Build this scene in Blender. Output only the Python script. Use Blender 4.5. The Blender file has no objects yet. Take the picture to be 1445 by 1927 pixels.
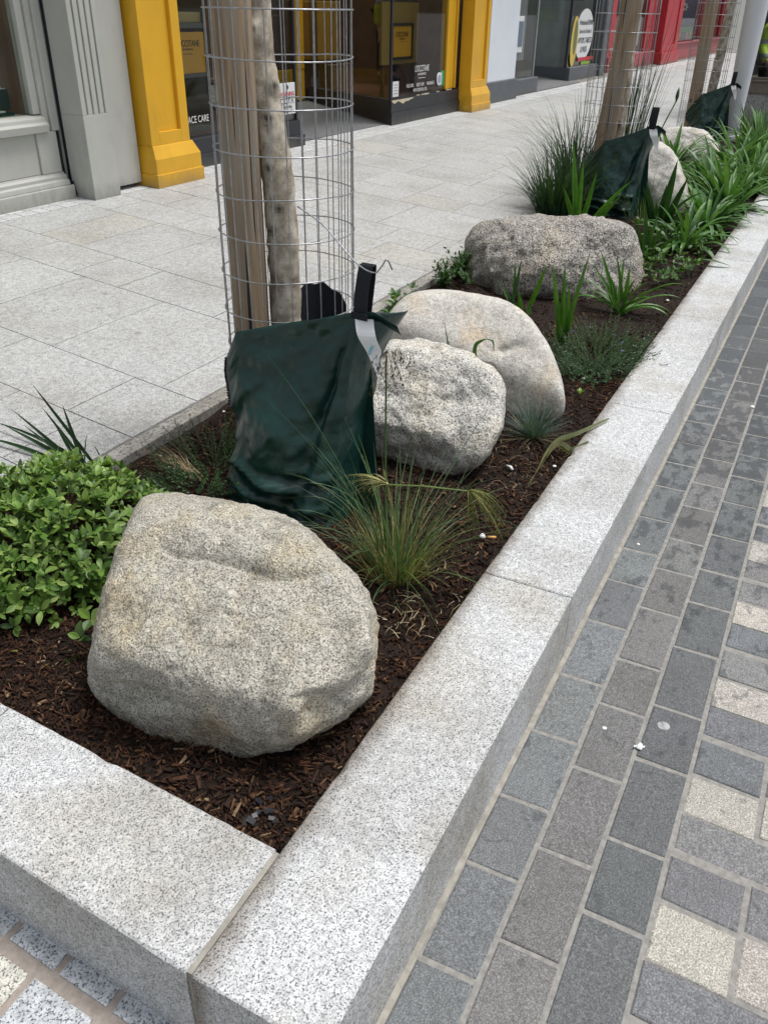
import bpy, math, random
import numpy as np
from mathutils import Vector, noise, Matrix

random.seed(7); RN = np.random.RandomState(7)
scene = bpy.context.scene
COL = scene.collection
PI = math.pi
V = Vector

# ------------------------------------------------------------------ camera
F, PITCH, ROLL, YAW, H = 1589.0, .5381, -.0168, .467, 1.55
_f = V((math.cos(YAW)*math.cos(PITCH), math.sin(YAW)*math.cos(PITCH), -math.sin(PITCH)))
_r = _f.cross(V((0, 0, 1))).normalized(); _d = _f.cross(_r)
RIGHT = math.cos(ROLL)*_r + math.sin(ROLL)*_d
DOWN = -math.sin(ROLL)*_r + math.cos(ROLL)*_d
EYE = V((0, 0, H))
cd = bpy.data.cameras.new('camera'); cam = bpy.data.objects.new('camera', cd); COL.objects.link(cam)
cd.sensor_fit = 'HORIZONTAL'; cd.sensor_width = 36; cd.lens = F/1445*36
cd.clip_start = .05; cd.clip_end = 900
m = Matrix((RIGHT, -DOWN, -_f)).transposed().to_4x4(); m.translation = EYE
cam.matrix_world = m; scene.camera = cam
scene.render.resolution_x, scene.render.resolution_y = 767, 1024

def ray(x, y): return ((x-722.5)/F*RIGHT + (y-963.5)/F*DOWN + _f)
def gz(x, y, z=0.): d = ray(x, y); return EYE + d*((z-H)/d.z)       # the point at height z seen along a sight line
def gY(x, y, Y): d = ray(x, y); return EYE + d*(Y/d.y)
def gX(x, y, X): d = ray(x, y); return EYE + d*(X/d.x)
SL, Y0 = .06, 2.06
def pz(Y): return .2 + SL*(Y-Y0)                                    # height of the shop pavement
MZ = .165                                                           # height of the mulch

# ------------------------------------------------------------------ objects
WO = {}
def tag(o, label=None, cat=None, group=None, kind=None):
    for k, v in (('label', label), ('category', cat), ('group', group), ('kind', kind)):
        if v: o[k] = v
    return o
def thing(name, loc, label, cat, group=None):
    o = bpy.data.objects.new(name, None); COL.objects.link(o); o.location = loc; o.empty_display_size = .1
    WO[o.name] = V(loc); return tag(o, label, cat, group)
class MB:
    def __init__(s): s.v = []; s.f = []; s.c = []; s.m = []
    def add(s, vs, fs, col=(1, 1, 1), mi=0):
        n = len(s.v); s.v += [tuple(p) for p in vs]
        for f in fs: s.f.append(tuple(i+n for i in f)); s.c.append(col); s.m.append(mi)
    def box(s, x0, x1, y0, y1, z0, z1, col=(1, 1, 1), mi=0):
        s.add([(x0,y0,z0),(x1,y0,z0),(x1,y1,z0),(x0,y1,z0),(x0,y0,z1),(x1,y0,z1),(x1,y1,z1),(x0,y1,z1)],
              [(0,3,2,1),(4,5,6,7),(0,1,5,4),(1,2,6,5),(2,3,7,6),(3,0,4,7)], col, mi)
    def prism(s, pts, z0, z1, col=(1, 1, 1), mi=0):                 # ccw footprint
        n = len(pts); f0 = z0 if callable(z0) else (lambda p: z0); f1 = z1 if callable(z1) else (lambda p: z1)
        s.add([(p[0], p[1], f0(p)) for p in pts]+[(p[0], p[1], f1(p)) for p in pts],
              [tuple(range(n-1, -1, -1)), tuple(range(n, 2*n))]+[(i, (i+1) % n, n+(i+1) % n, n+i) for i in range(n)], col, mi)
    def profile(s, pts, x0, x1, col=(1, 1, 1), mi=0):               # a moulding: (y,z) outline drawn along x
        n = len(pts)
        s.add([(x0, p[0], p[1]) for p in pts]+[(x1, p[0], p[1]) for p in pts],
              [tuple(range(n)), tuple(range(2*n-1, n-1, -1))]+[(i, n+i, n+(i+1) % n, (i+1) % n) for i in range(n)], col, mi)
    def tube(s, pts, rad, k=6, col=(1, 1, 1), closed=False, cap=True, mi=0, wob=0):
        pts = [V(p) for p in pts]; n = len(pts); vs = []; up = None
        for i, p in enumerate(pts):
            a = pts[(i-1) % n] if (closed or i > 0) else p; b = pts[(i+1) % n] if (closed or i < n-1) else p
            t = (b-a).normalized()
            if up is None: up = t.orthogonal().normalized()
            up = (up-t*up.dot(t)).normalized(); sd = t.cross(up)
            r = rad[i] if isinstance(rad, (list, tuple)) else rad
            for j in range(k):
                an = 2*PI*j/k; w = r*(1+wob*noise.noise(V((j*1.7, i*.6, r*50))))
                vs.append(p+up*math.cos(an)*w+sd*math.sin(an)*w)
        fs = []
        for i in range(n if closed else n-1):
            for j in range(k):
                a, b = i*k+j, i*k+(j+1) % k; i2 = (i+1) % n
                fs.append((a, b, i2*k+(j+1) % k, i2*k+j))
        if cap and not closed: fs += [tuple(range(k-1, -1, -1)), tuple(range((n-1)*k, n*k))]
        s.add(vs, fs, col, mi)
    def build(s, name, mats, parent=None, smooth=False, loc=None, bevel=0):
        me = bpy.data.meshes.new(name)
        if parent is not None: org = WO[parent.name]
        elif loc is not None: org = V(loc)
        else:
            a = np.array(s.v); org = V(((a[:, 0].min()+a[:, 0].max())/2, (a[:, 1].min()+a[:, 1].max())/2, a[:, 2].min()))
        me.from_pydata([(p[0]-org.x, p[1]-org.y, p[2]-org.z) for p in s.v], [], s.f)
        at = me.attributes.new('Col', 'FLOAT_COLOR', 'FACE')
        c = np.ones((len(s.f), 4), np.float32); c[:, :3] = np.array(s.c, np.float32)[:, :3] if s.f else 1
        at.data.foreach_set('color', c.ravel())
        if not isinstance(mats, (list, tuple)): mats = [mats]
        for m_ in mats: me.materials.append(m_)
        me.polygons.foreach_set('material_index', np.array(s.m, np.int32))
        if smooth: me.polygons.foreach_set('use_smooth', np.ones(len(s.f), bool))
        me.update()
        o = bpy.data.objects.new(name, me); COL.objects.link(o)
        if parent is not None: o.parent = parent
        else: o.location = org
        WO[o.name] = org.copy()
        if bevel:
            b = o.modifiers.new('bevel', 'BEVEL'); b.width = bevel; b.segments = 2; b.limit_method = 'ANGLE'; b.angle_limit = .6
        return o
def boxpart(name, mat, parent, *dims, bevel=0.003, col=(1, 1, 1)):
    b = MB(); b.box(*dims, col=col); return b.build(name, mat, parent, bevel=bevel)

# ------------------------------------------------------------------ materials
class NT:
    def __init__(s, name):
        s.m = bpy.data.materials.new(name); s.m.use_nodes = True; s.t = s.m.node_tree; s.t.nodes.clear()
        s.out = s.t.nodes.new('ShaderNodeOutputMaterial')
        tc = s.t.nodes.new('ShaderNodeTexCoord'); s.co = tc.outputs['Object']
        s._geo = None
    def n(s, typ, _out=0, **kw):
        nd = s.t.nodes.new(typ)
        for k, v in kw.items():
            if k.startswith('_'): setattr(nd, k[1:], v); continue
            k = k.replace('__', ' '); sk = nd.inputs[int(k[1:])] if k[0] == 'i' and k[1:].isdigit() else nd.inputs[k]
            s.set(sk, v)
        return nd.outputs[_out]
    def set(s, sk, v):
        if isinstance(v, bpy.types.NodeSocket): s.t.links.new(v, sk)
        elif isinstance(v, (tuple, list)) and len(v) == 3 and sk.type == 'RGBA': sk.default_value = (*v, 1)
        else: sk.default_value = v
    def noise(s, scale, detail=2, rough=.5, co=None, out=0, dist=0): return s.n('ShaderNodeTexNoise', out, Vector=co or s.co, Scale=scale, Detail=detail, Roughness=rough, Distortion=dist)
    def vor(s, scale, out=0, co=None, rnd=1): return s.n('ShaderNodeTexVoronoi', out, Vector=co or s.co, Scale=scale, Randomness=rnd)
    def map(s, scale=(1, 1, 1), rot=(0, 0, 0), co=None): return s.n('ShaderNodeMapping', Vector=co or s.co, Scale=scale, Rotation=rot)
    def ramp(s, fac, stops, interp='LINEAR'):
        nd = s.t.nodes.new('ShaderNodeValToRGB'); cr = nd.color_ramp; cr.interpolation = interp
        while len(cr.elements) < len(stops): cr.elements.new(.5)
        for e, (p, c) in zip(cr.elements, stops):
            e.position = p; e.color = (*c, 1) if isinstance(c, (tuple, list)) else (c, c, c, 1)
        s.set(nd.inputs[0], fac); return nd.outputs[0]
    def mix(s, fac, a, b, blend='MIX'):
        nd = s.t.nodes.new('ShaderNodeMix'); nd.data_type = 'RGBA'; nd.blend_type = blend; nd.clamp_result = False
        s.set(nd.inputs[0], fac); s.set(nd.inputs[6], a); s.set(nd.inputs[7], b); return nd.outputs[2]
    def math(s, op, a, b=0., c=0.):
        nd = s.t.nodes.new('ShaderNodeMath'); nd.operation = op
        s.set(nd.inputs[0], a); s.set(nd.inputs[1], b); s.set(nd.inputs[2], c); return nd.outputs[0]
    def col(s): return s.n('ShaderNodeAttribute', _attribute_name='Col')
    def sep(s, v=None):
        nd = s.t.nodes.new('ShaderNodeSeparateXYZ'); s.set(nd.inputs[0], v or s.co); return nd.outputs
    def bump(s, h, strength=.3, dist=.005, nrm=None):
        nd = s.t.nodes.new('ShaderNodeBump'); nd.inputs['Strength'].default_value = strength; nd.inputs['Distance'].default_value = dist
        s.set(nd.inputs['Height'], h)
        if nrm: s.set(nd.inputs['Normal'], nrm)
        return nd.outputs[0]
    def bsdf(s, color, rough=.6, normal=None, metal=0., spec=.5, extra=None):
        nd = s.t.nodes.new('ShaderNodeBsdfPrincipled'); s.set(nd.inputs['Base Color'], color); s.set(nd.inputs['Roughness'], rough)
        s.set(nd.inputs['Metallic'], metal); nd.inputs['Specular IOR Level'].default_value = spec
        if normal: s.set(nd.inputs['Normal'], normal)
        for k, v in (extra or {}).items(): s.set(nd.inputs[k], v)
        s.set(s.out.inputs[0], nd.outputs[0]); return nd

def m_granite(name, light, mid, dark, sc, darkth=.36, stain=None, stainamt=.0, stainsc=4, bump=.3, bd=.003, rough=.75, attr=False, dirt=0., big=0, edge=False, lichen=0., gum=0.):
    t = NT(name)
    a = t.noise(sc, 3, .62); b = t.noise(sc*.85, 2, .6, t.map((1, 1, 1), (.5, .9, .2))); 
    c = t.ramp(a, [(.36, mid), (.52, light)])
    c = t.mix(1., c, t.ramp(t.noise(sc*.22, 3, .6), [(.34, .80), (.62, 1.12)]), 'MULTIPLY')
    dk = t.ramp(b, [(darkth, 1.), (darkth+.05, 0.)])
    c = t.mix(dk, c, dark)
    if attr: c = t.mix(1., c, t.col(), 'MULTIPLY')
    if stain:
        s_ = t.noise(stainsc, 4, .6); c = t.mix(t.math('MULTIPLY', t.ramp(s_, [(.5, 0.), (.68, 1.)]), stainamt), c, stain, 'MULTIPLY')
    if dirt:
        s_ = t.noise(2.3, 5, .65, t.map((1, 1, 1), (1, 2, 3))); c = t.mix(t.math('MULTIPLY', t.ramp(s_, [(.46, 0.), (.66, 1.)]), dirt), c, (.42, .39, .33), 'MULTIPLY')
    if edge:                                                             # soil splashed along the inner edge of the stones
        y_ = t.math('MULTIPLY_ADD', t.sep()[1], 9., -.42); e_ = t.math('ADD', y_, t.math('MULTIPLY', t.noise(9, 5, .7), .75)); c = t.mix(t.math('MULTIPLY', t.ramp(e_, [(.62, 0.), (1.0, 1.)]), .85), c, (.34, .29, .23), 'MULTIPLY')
        c = t.mix(t.math('MULTIPLY', t.ramp(t.noise(13, 5, .75, t.map((1, 1.5, 1), (0, 0, 2))), [(.60, 0.), (.72, 1.)]), .6), c, (.40, .39, .36), 'MULTIPLY')
    if gum:
        v_ = t.n('ShaderNodeTexVoronoi', 0, Vector=t.co, Scale=2.6); g_ = t.ramp(v_, [(.035, gum), (.046, 0.)]); c = t.mix(t.math('MULTIPLY', g_, .55), c, (.16, .16, .155))
        v_ = t.n('ShaderNodeTexVoronoi', 0, Vector=t.map((1, 1, 1), (0, 0, 1.)), Scale=5.); g_ = t.ramp(v_, [(.04, gum), (.055, 0.)]); c = t.mix(t.math('MULTIPLY', g_, .35), c, (.22, .215, .20))
    if lichen:
        ge = t.t.nodes.new('ShaderNodeNewGeometry'); z_ = t.math('MULTIPLY_ADD', t.sep(ge.outputs['Position'])[2], -14., 3.15)   # soil tint plus shade painted into the foot of the stone
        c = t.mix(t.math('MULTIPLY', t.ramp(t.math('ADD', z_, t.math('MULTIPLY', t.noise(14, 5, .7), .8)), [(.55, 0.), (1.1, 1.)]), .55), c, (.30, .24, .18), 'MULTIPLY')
        c = t.mix(t.math('MULTIPLY', t.ramp(t.noise(7, 6, .7, t.map((1, 1, 1), (2, 1, 0))), [(.52, 0.), (.64, 1.)]), lichen), c, (.42, .41, .38), 'MULTIPLY')
        c = t.mix(t.math('MULTIPLY', t.ramp(t.noise(16, 4, .7, t.map((1, 1, 1), (0, 1, 3))), [(.60, 0.), (.70, 1.)]), lichen*.8), c, (.80, .79, .74))
        c = t.mix(t.ramp(t.math('ABSOLUTE', t.math('SUBTRACT', t.noise(4.5, 4, .6, dist=.6), .5)), [(.0, lichen*.55), (.006, 0.)]), c, (.10, .09, .08))
    h = t.noise(sc*.7, 4, .65)
    if big: h = t.math('ADD', h, t.math('MULTIPLY', t.noise(big, 3, .6), 2.))
    t.bsdf(c, rough, t.bump(h, bump, bd)); return t.m
M = {}
M['kerb'] = m_granite('white_granite', (.63, .64, .645), (.37, .38, .39), (.12, .125, .13), 330, .395, (.72, .66, .54), .5, 3.0, .35, .0022, dirt=.4, edge=True); M['kerb_near'] = m_granite('white_granite_end', (.63, .64, .645), (.37, .38, .39), (.12, .125, .13), 330, .395, (.72, .66, .54), .5, 3.0, .35, .0022, dirt=.4)
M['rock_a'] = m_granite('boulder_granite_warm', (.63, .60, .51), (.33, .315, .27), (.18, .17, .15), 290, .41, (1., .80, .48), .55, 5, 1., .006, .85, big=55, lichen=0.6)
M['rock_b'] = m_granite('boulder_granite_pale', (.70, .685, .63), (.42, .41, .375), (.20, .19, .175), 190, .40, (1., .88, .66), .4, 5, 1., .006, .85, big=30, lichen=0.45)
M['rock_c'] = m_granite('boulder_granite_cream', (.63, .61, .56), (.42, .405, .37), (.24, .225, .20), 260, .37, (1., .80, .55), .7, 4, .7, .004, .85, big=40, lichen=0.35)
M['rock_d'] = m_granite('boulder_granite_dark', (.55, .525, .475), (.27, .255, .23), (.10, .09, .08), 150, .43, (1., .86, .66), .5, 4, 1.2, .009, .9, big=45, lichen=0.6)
M['slab'] = m_granite('plaza_granite', (.46, .465, .455), (.31, .315, .315), (.13, .13, .135), 190, .37, (.84, .80, .70), .30, 1.6, .2, .002, .7, attr=True, dirt=.25, gum=1.)
M['sett'] = m_granite('sett_granite', (.66, .67, .67), (.42, .43, .45), (.14, .15, .17), 230, .40, None, 0, 3, .4, .003, .75, attr=True)
def m_paver():
    t = NT('basalt_paver'); c = t.col()
    sp = t.noise(270, 2, .75); sp2 = t.noise(90, 3, .65)
    c = t.mix(1., c, t.ramp(sp, [(.32, .50), (.5, 1.), (.68, 1.85)]), 'MULTIPLY')
    c = t.mix(1., c, t.ramp(sp2, [(.3, .8), (.7, 1.2)]), 'MULTIPLY')
    x = t.sep()
    damp = t.math('MULTIPLY_ADD', x[0], .075, -.085)                      # more puddle marks further along the street
    w = t.math('ADD', t.noise(11, 5, .6, t.map((1, 1.6, 1))), damp)
    wet = t.ramp(w, [(.64, 0.), (.69, .9)])
    spot = t.ramp(t.noise(26, 2, .5, t.map((1, 1, 1), (0, 0, 1.1))), [(.67, 0.), (.70, .75)])
    wet = t.math('MAXIMUM', wet, spot)
    c = t.mix(wet, c, t.mix(1., c, (.50, .52, .54), 'MULTIPLY'))
    v_ = t.n('ShaderNodeTexVoronoi', 0, Vector=t.co, Scale=6.); c = t.mix(t.math('MULTIPLY', t.ramp(v_, [(.05, 1.), (.065, 0.)]), .5), c, (.05, .05, .05))
    c = t.mix(t.math('MULTIPLY', t.ramp(t.noise(5, 6, .7, t.map((1, 1, 1), (0, 0, 2.))), [(.45, 0.), (.7, 1.)]), .4), c, (.62, .60, .56), 'MULTIPLY')
    r = t.math('MULTIPLY_ADD', wet, -.16, .62)
    t.bsdf(c, r, t.bump(t.noise(170, 4, .7), .35, .003)); return t.m
M['paver'] = m_paver()
def m_noise(name, c0, c1, sc, rough=.8, bump=.3, bd=.004, attr=False, detail=4, lo=.35, hi=.65, spec=.4):
    t = NT(name); f = t.noise(sc, detail, .6); c = t.ramp(f, [(lo, c0), (hi, c1)])
    if attr: c = t.mix(1., c, t.col(), 'MULTIPLY')
    t.bsdf(c, rough, t.bump(t.noise(sc*1.7, 4, .6), bump, bd), spec=spec); return t.m
M['grout'] = m_noise('sandy_grout', (.205, .20, .185), (.30, .29, .27), 60, .9, .6, .004)
M['grout_pink'] = m_noise('pinkish_grout', (.29, .25, .215), (.38, .335, .295), 60, .9, .6, .004)
M['joint'] = m_noise('pavement_joint', (.13, .125, .115), (.26, .25, .23), 9, .9, .3, .003)
M['mortar'] = m_noise('mortar', (.25, .235, .205), (.36, .34, .30), 40, .9, .5, .003)
M['soil'] = m_noise('dark_soil', (.008, .006, .005), (.034, .021, .015), 70, .9, .9, .012, spec=.2)
M['street'] = m_noise('street_stone', (.16, .16, .16), (.26, .26, .255), 3, .8, .2, .004)
def m_attr(name, rough=.7, spec=.4, sc=0, bump=0, var=.25):
    t = NT(name); c = t.col()
    if sc: c = t.mix(1., c, t.ramp(t.noise(sc, 4, .6), [(.3, 1-var), (.7, 1+var)]), 'MULTIPLY')
    t.bsdf(c, rough, t.bump(t.noise(sc*2, 3, .6), bump, .003) if bump else None, spec=spec); return t.m
M['chip'] = m_attr('bark_chip', .85, .2, 90, .5, .5)
M['plain'] = m_attr('coloured_stuff', .6, .4, 20, 0, .08)
M['paint'] = m_attr('gloss_paint', .38, .45, 2.2, 0, .05)
def m_leaf(name, trans=.3, rough=.42, spec=.5, sc=0):
    t = NT(name); c = t.col()
    c = t.mix(1., c, t.ramp(t.noise(14, 3, .6), [(.3, .78), (.7, 1.2)]), 'MULTIPLY')
    p = t.bsdf(c, rough, None, spec=spec)
    tr = t.t.nodes.new('ShaderNodeBsdfTranslucent'); t.set(tr.inputs[0], t.mix(1., c, (1.3, 1.35, .55), 'MULTIPLY'))
    mx = t.t.nodes.new('ShaderNodeMixShader'); mx.inputs[0].default_value = trans
    t.t.links.new(p.outputs[0], mx.inputs[1]); t.t.links.new(tr.outputs[0], mx.inputs[2]); t.t.links.new(mx.outputs[0], t.out.inputs[0])
    return t.m
M['leaf'] = m_leaf('green_leaf'); M['leaf_gloss'] = m_leaf('glossy_leaf', .25, .43, .35); M['straw'] = m_leaf('dry_grass', .15, .7, .2)
def m_paint(name, c, rough=.4, wear=0, wcol=(.1, .1, .09), var=.06, bump=.06):
    t = NT(name); a = t.ramp(t.noise(3.5, 5, .6), [(.3, tuple(x*(1-var) for x in c)), (.7, tuple(min(1, x*(1+var)) for x in c))])
    if wear:
        w = t.ramp(t.noise(26, 6, .7), [(1-wear, 0.), (1-wear+.03, 1.)]); a = t.mix(w, a, wcol)
        g = t.ramp(t.noise(7, 5, .7, t.map((1, 1, .35))), [(.52, 0.), (.75, .35)]); a = t.mix(g, a, tuple(x*.55 for x in c))
        z_ = t.math('MULTIPLY_ADD', t.sep()[2], -3.2, .55); d_ = t.ramp(t.math('ADD', z_, t.math('MULTIPLY', t.noise(14, 5, .7, t.map((1, 1, .5))), .6)), [(.55, 0.), (1.0, .6)]); a = t.mix(d_, a, (.13, .12, .10))
    t.bsdf(a, rough, t.bump(t.noise(30, 4, .6), bump, .004)); return t.m
M['yellow'] = m_paint('yellow_paint', (.70, .385, .022), .36, .245, (.22, .12, .01))
M['grey'] = m_paint('pale_grey_paint', (.44, .445, .41), .45, .27, (.12, .12, .11))
M['black'] = m_paint('black_paint', (.022, .025, .032), .42, .285, (.20, .18, .14), .2)
M['pipe'] = m_paint('dark_pipe_paint', (.018, .02, .028), .5)
M['charcoal'] = m_paint('grey_plinth_paint', (.105, .115, .13), .6, .25, (.07, .07, .07), .12)
M['white'] = m_paint('white_panel', (.72, .77, .84), .28, 0, var=.04)
M['red'] = m_paint('red_paint', (.42, .018, .03), .4, .25, (.2, .01, .015))
M['red_tile'] = m_paint('dusty_red_panel', (.36, .075, .085), .55, .3, (.2, .05, .05), .15)
M['pole'] = m_paint('white_pole_paint', (.70, .725, .76), .42, 0, var=.03)
M['dark'] = m_paint('dark_interior', (.05, .042, .035), .6, 0, var=.3)
M['brown'] = m_paint('brown_interior', (.20, .12, .065), .5, 0, var=.25)
M['pale_int'] = m_paint('pale_interior', (.40, .43, .43), .5, 0, var=.15)
M['bronze'] = m_paint('bronze_frame', (.17, .145, .115), .4, .25, (.08, .07, .06), .2)
M['concrete'] = m_granite('grey_granite', (.36, .36, .36), (.26, .26, .265), (.14, .14, .15), 60, .37, None, 0, 3, .2, .003, .75)
def m_glass():
    t = NT('window_glass'); a = t.t.nodes.new('ShaderNodeBsdfTransparent'); a.inputs[0].default_value = (.80, .82, .80, 1)
    g = t.t.nodes.new('ShaderNodeBsdfGlossy'); g.inputs['Roughness'].default_value = .03
    fr = t.t.nodes.new('ShaderNodeFresnel'); fr.inputs[0].default_value = 1.5
    mx = t.t.nodes.new('ShaderNodeMixShader'); ge = t.t.nodes.new('ShaderNodeNewGeometry'); t.set(mx.inputs[0], t.math('MULTIPLY', fr.outputs[0], t.math('SUBTRACT', 1., ge.outputs['Backfacing']))); t.t.links.new(a.outputs[0], mx.inputs[1]); t.t.links.new(g.outputs[0], mx.inputs[2])
    t.t.links.new(mx.outputs[0], t.out.inputs[0]); return t.m
M['glass'] = m_glass()
def m_bag():
    t = NT('green_tarpaulin'); x = t.sep()
    u = t.math('SINE', t.math('MULTIPLY', t.math('ADD', x[1], t.math('MULTIPLY', x[2], .25)), 1500.)); v = t.math('SINE', t.math('MULTIPLY', x[2], 1500.))
    c = t.ramp(t.noise(6, 5, .6), [(.3, (.005, .028, .023)), (.7, (.010, .045, .037))])
    d = t.ramp(t.noise(40, 5, .7), [(.66, 0.), (.8, .12)]); c = t.mix(d, c, (.10, .11, .10))
    h = t.math('MULTIPLY', t.math('ADD', u, v), .5)
    nb = t.bump(h, .12, .0012); nb = t.bump(t.noise(9, 3, .5), .5, .02, nb)
    t.bsdf(c, .30, nb, spec=.5); return t.m
M['bag'] = m_bag(); M['strap'] = m_noise('black_webbing', (.006, .007, .011), (.016, .018, .026), 300, .8, .4, .001)
M['tagm'] = m_paint('white_label', (.86, .87, .88), .5)
def m_wood():
    t = NT('weathered_pine'); co = t.map((14, 14, .7)); f = t.noise(3.2, 5, .6, co, dist=.6)
    c = t.ramp(f, [(.25, (.145, .10, .062)), (.5, (.30, .215, .135)), (.75, (.45, .345, .235))])
    g = t.ramp(t.noise(2.5, 4, .6, t.map((3, 3, .8))), [(.42, 0.), (.65, .75)]); c = t.mix(g, c, (.30, .275, .23))
    cr = t.ramp(t.noise(9, 2, .4, t.map((7, 7, .10))), [(.285, 1.), (.31, 0.)]); c = t.mix(cr, c, (.03, .02, .014))
    kn = t.ramp(t.vor(3.1, 0, t.map((2.6, 2.6, 1.3))), [(.07, 1.), (.15, 0.)]); c = t.mix(kn, c, (.05, .03, .018))
    t.bsdf(c, .75, t.bump(t.math('SUBTRACT', f, cr), .5, .006)); return t.m
M['wood'] = m_wood()
def m_bark():
    t = NT('pale_bark'); f = t.noise(20, 6, .62, t.map((1, 1, .7)))
    c = t.ramp(f, [(.30, (.17, .14, .105)), (.46, (.37, .32, .25)), (.62, (.60, .545, .455))])
    g = t.ramp(t.noise(7, 4, .6), [(.55, 0.), (.75, .5)]); c = t.mix(g, c, (.15, .13, .08))
    le = t.ramp(t.noise(70, 2, .5, t.map((1, 1, 2.6))), [(.62, 0.), (.70, .45)]); c = t.mix(1., c, t.col(), 'MULTIPLY'); c = t.mix(le, c, (.16, .125, .085))
    t.bsdf(c, .8, t.bump(t.math('SUBTRACT', t.noise(24, 5, .6), le), .45, .006)); return t.m
M['bark'] = m_bark()
t = NT('galvanised_wire'); t.bsdf(t.ramp(t.noise(60, 3), [(.3, (.30, .31, .33)), (.7, (.48, .49, .51))]), .38, None, .75); M['wire'] = t.m
def m_skin(name, c): return m_paint(name, c, .55, 0, var=.06)
M['skin'] = m_skin('skin', (.52, .31, .22)); M['hair'] = m_skin('dark_hair', (.03, .02, .014)); M['trouser'] = m_skin('black_trousers', (.012, .013, .017))
def m_vis():
    t = NT('hi_vis_jacket'); x = t.sep(); c = t.ramp(t.noise(5, 3), [(.3, (.44, .68, .03)), (.7, (.58, .82, .06))])
    z = x[2]
    def band(a, b): return t.math('MULTIPLY', t.math('GREATER_THAN', z, a), t.math('LESS_THAN', z, b))
    k = t.math('MAXIMUM', band(1.0, 1.06), band(1.18, 1.24)); k = t.math('MAXIMUM', k, t.math('MULTIPLY', t.math('GREATER_THAN', z, 1.24), t.math('LESS_THAN', t.math('ABSOLUTE', t.math('SUBTRACT', t.math('ABSOLUTE', x[1]), .11)), .03)))
    c = t.mix(k, c, (.30, .32, .33)); t.bsdf(c, .6, t.bump(t.noise(12, 4, .6), .6, .02)); return t.m
M['vis'] = m_vis()

# ------------------------------------------------------------------ light
w = bpy.data.worlds.new('World'); scene.world = w; w.use_nodes = True
nt = w.node_tree; bg = nt.nodes['Background']; sky = nt.nodes.new('ShaderNodeTexSky'); sky.sky_type = 'NISHITA'; sky.sun_disc = False
SUN_EL, SUN_AZ = math.radians(71), math.radians(-52)                      # azimuth measured from +X towards +Y
sky.sun_elevation = SUN_EL; sky.sun_rotation = PI/2-SUN_AZ; sky.air_density = 1.2; sky.dust_density = 4.5; sky.ozone_density = 1.0
hs = nt.nodes.new('ShaderNodeHueSaturation'); hs.inputs['Saturation'].default_value = .42; nt.links.new(sky.outputs[0], hs.inputs['Color']); nt.links.new(hs.outputs[0], bg.inputs[0]); bg.inputs[1].default_value = .108
sd = bpy.data.lights.new('sun', 'SUN'); sd.energy = 2.05; sd.angle = math.radians(15); sd.color = (1, .985, .96)
so = bpy.data.objects.new('sun', sd); COL.objects.link(so)
so.rotation_euler = V((math.cos(SUN_EL)*math.cos(SUN_AZ), math.cos(SUN_EL)*math.sin(SUN_AZ), math.sin(SUN_EL))).to_track_quat('Z', 'Y').to_euler()
so.location = (0, 0, 20)
scene.view_settings.view_transform = 'Standard'; scene.view_settings.look = 'None'; scene.view_settings.exposure = .34; scene.view_settings.gamma = 1

def jit(c, a=.1, h=0.): 
    k = 1+random.uniform(-a, a); return tuple(max(0, x*k*(1+random.uniform(-h, h))) for x in c)

# ------------------------------------------------------------------ ground, street paving
b = MB(); b.add([(-200,-300,-.03),(400,-300,-.03),(400,300,-.03),(-200,300,-.03)], [(0,1,2,3)]); tag(b.build('ground', M['street'], loc=(0,0,-.03)), kind='structure')
b = MB(); b.add([(-1,-1.6,.0008),(14,-1.6,.0008),(14,.62,.0008),(-1,.62,.0008)], [(0,1,2,3)]); tag(b.build('street_bedding', M['grout'], loc=(0,0,0)), kind='structure')
b = MB(); b.add([(-1,.60,-.001),(.9,.60,-.001),(.9,2.4,-.001),(-1,2.4,-.001)], [(0,1,2,3)]); tag(b.build('sett_bedding', M['grout_pink'], loc=(0,0,0)), kind='structure')

def paver(b, x0, x1, y0, y1, col, skew=0., h=.0035, zt=0.):
    g = .004; ch = .003
    def q(x, y): return (x+skew*(y-y0)+random.uniform(-.0012, .0012), y+random.uniform(-.0012, .0012))
    P = [q(x0, y0), q(x1, y0), q(x1, y1), q(x0, y1)]
    cx = sum(p[0] for p in P)/4; cy = sum(p[1] for p in P)/4
    zt += random.uniform(-.0012, .0012); tx, ty = random.uniform(-.006, .006), random.uniform(-.006, .006)
    lo = [(p[0], p[1], -.012) for p in P]; e = [(p[0], p[1], zt+h-ch*.6) for p in P]
    tp = [(p[0]+(ch if p[0] < cx else -ch), p[1]+(ch if p[1] < cy else -ch), zt+h) for p in P]
    e = [(p[0], p[1], p[2]+(p[0]-cx)*tx+(p[1]-cy)*ty) for p in e]; tp = [(p[0]+random.uniform(-.0015, .0015), p[1]+random.uniform(-.0015, .0015), p[2]+(p[0]-cx)*tx+(p[1]-cy)*ty) for p in tp]
    vs = lo+e+tp; fs = [(8,9,10,11)]
    for i in range(4):
        j = (i+1) % 4; fs += [(i, j, 4+j, 4+i), (4+i, 4+j, 8+j, 8+i)]
    b.add(vs, fs, col)
pav = MB()
def extend(l, step, a, z):
    l = sorted(l)
    while l[-1] < z: l.append(l[-1]+step*random.uniform(.85, 1.12))
    while l[0] > a: l.insert(0, l[0]-step*random.uniform(.9, 1.1))
    return l
G = .007
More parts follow.
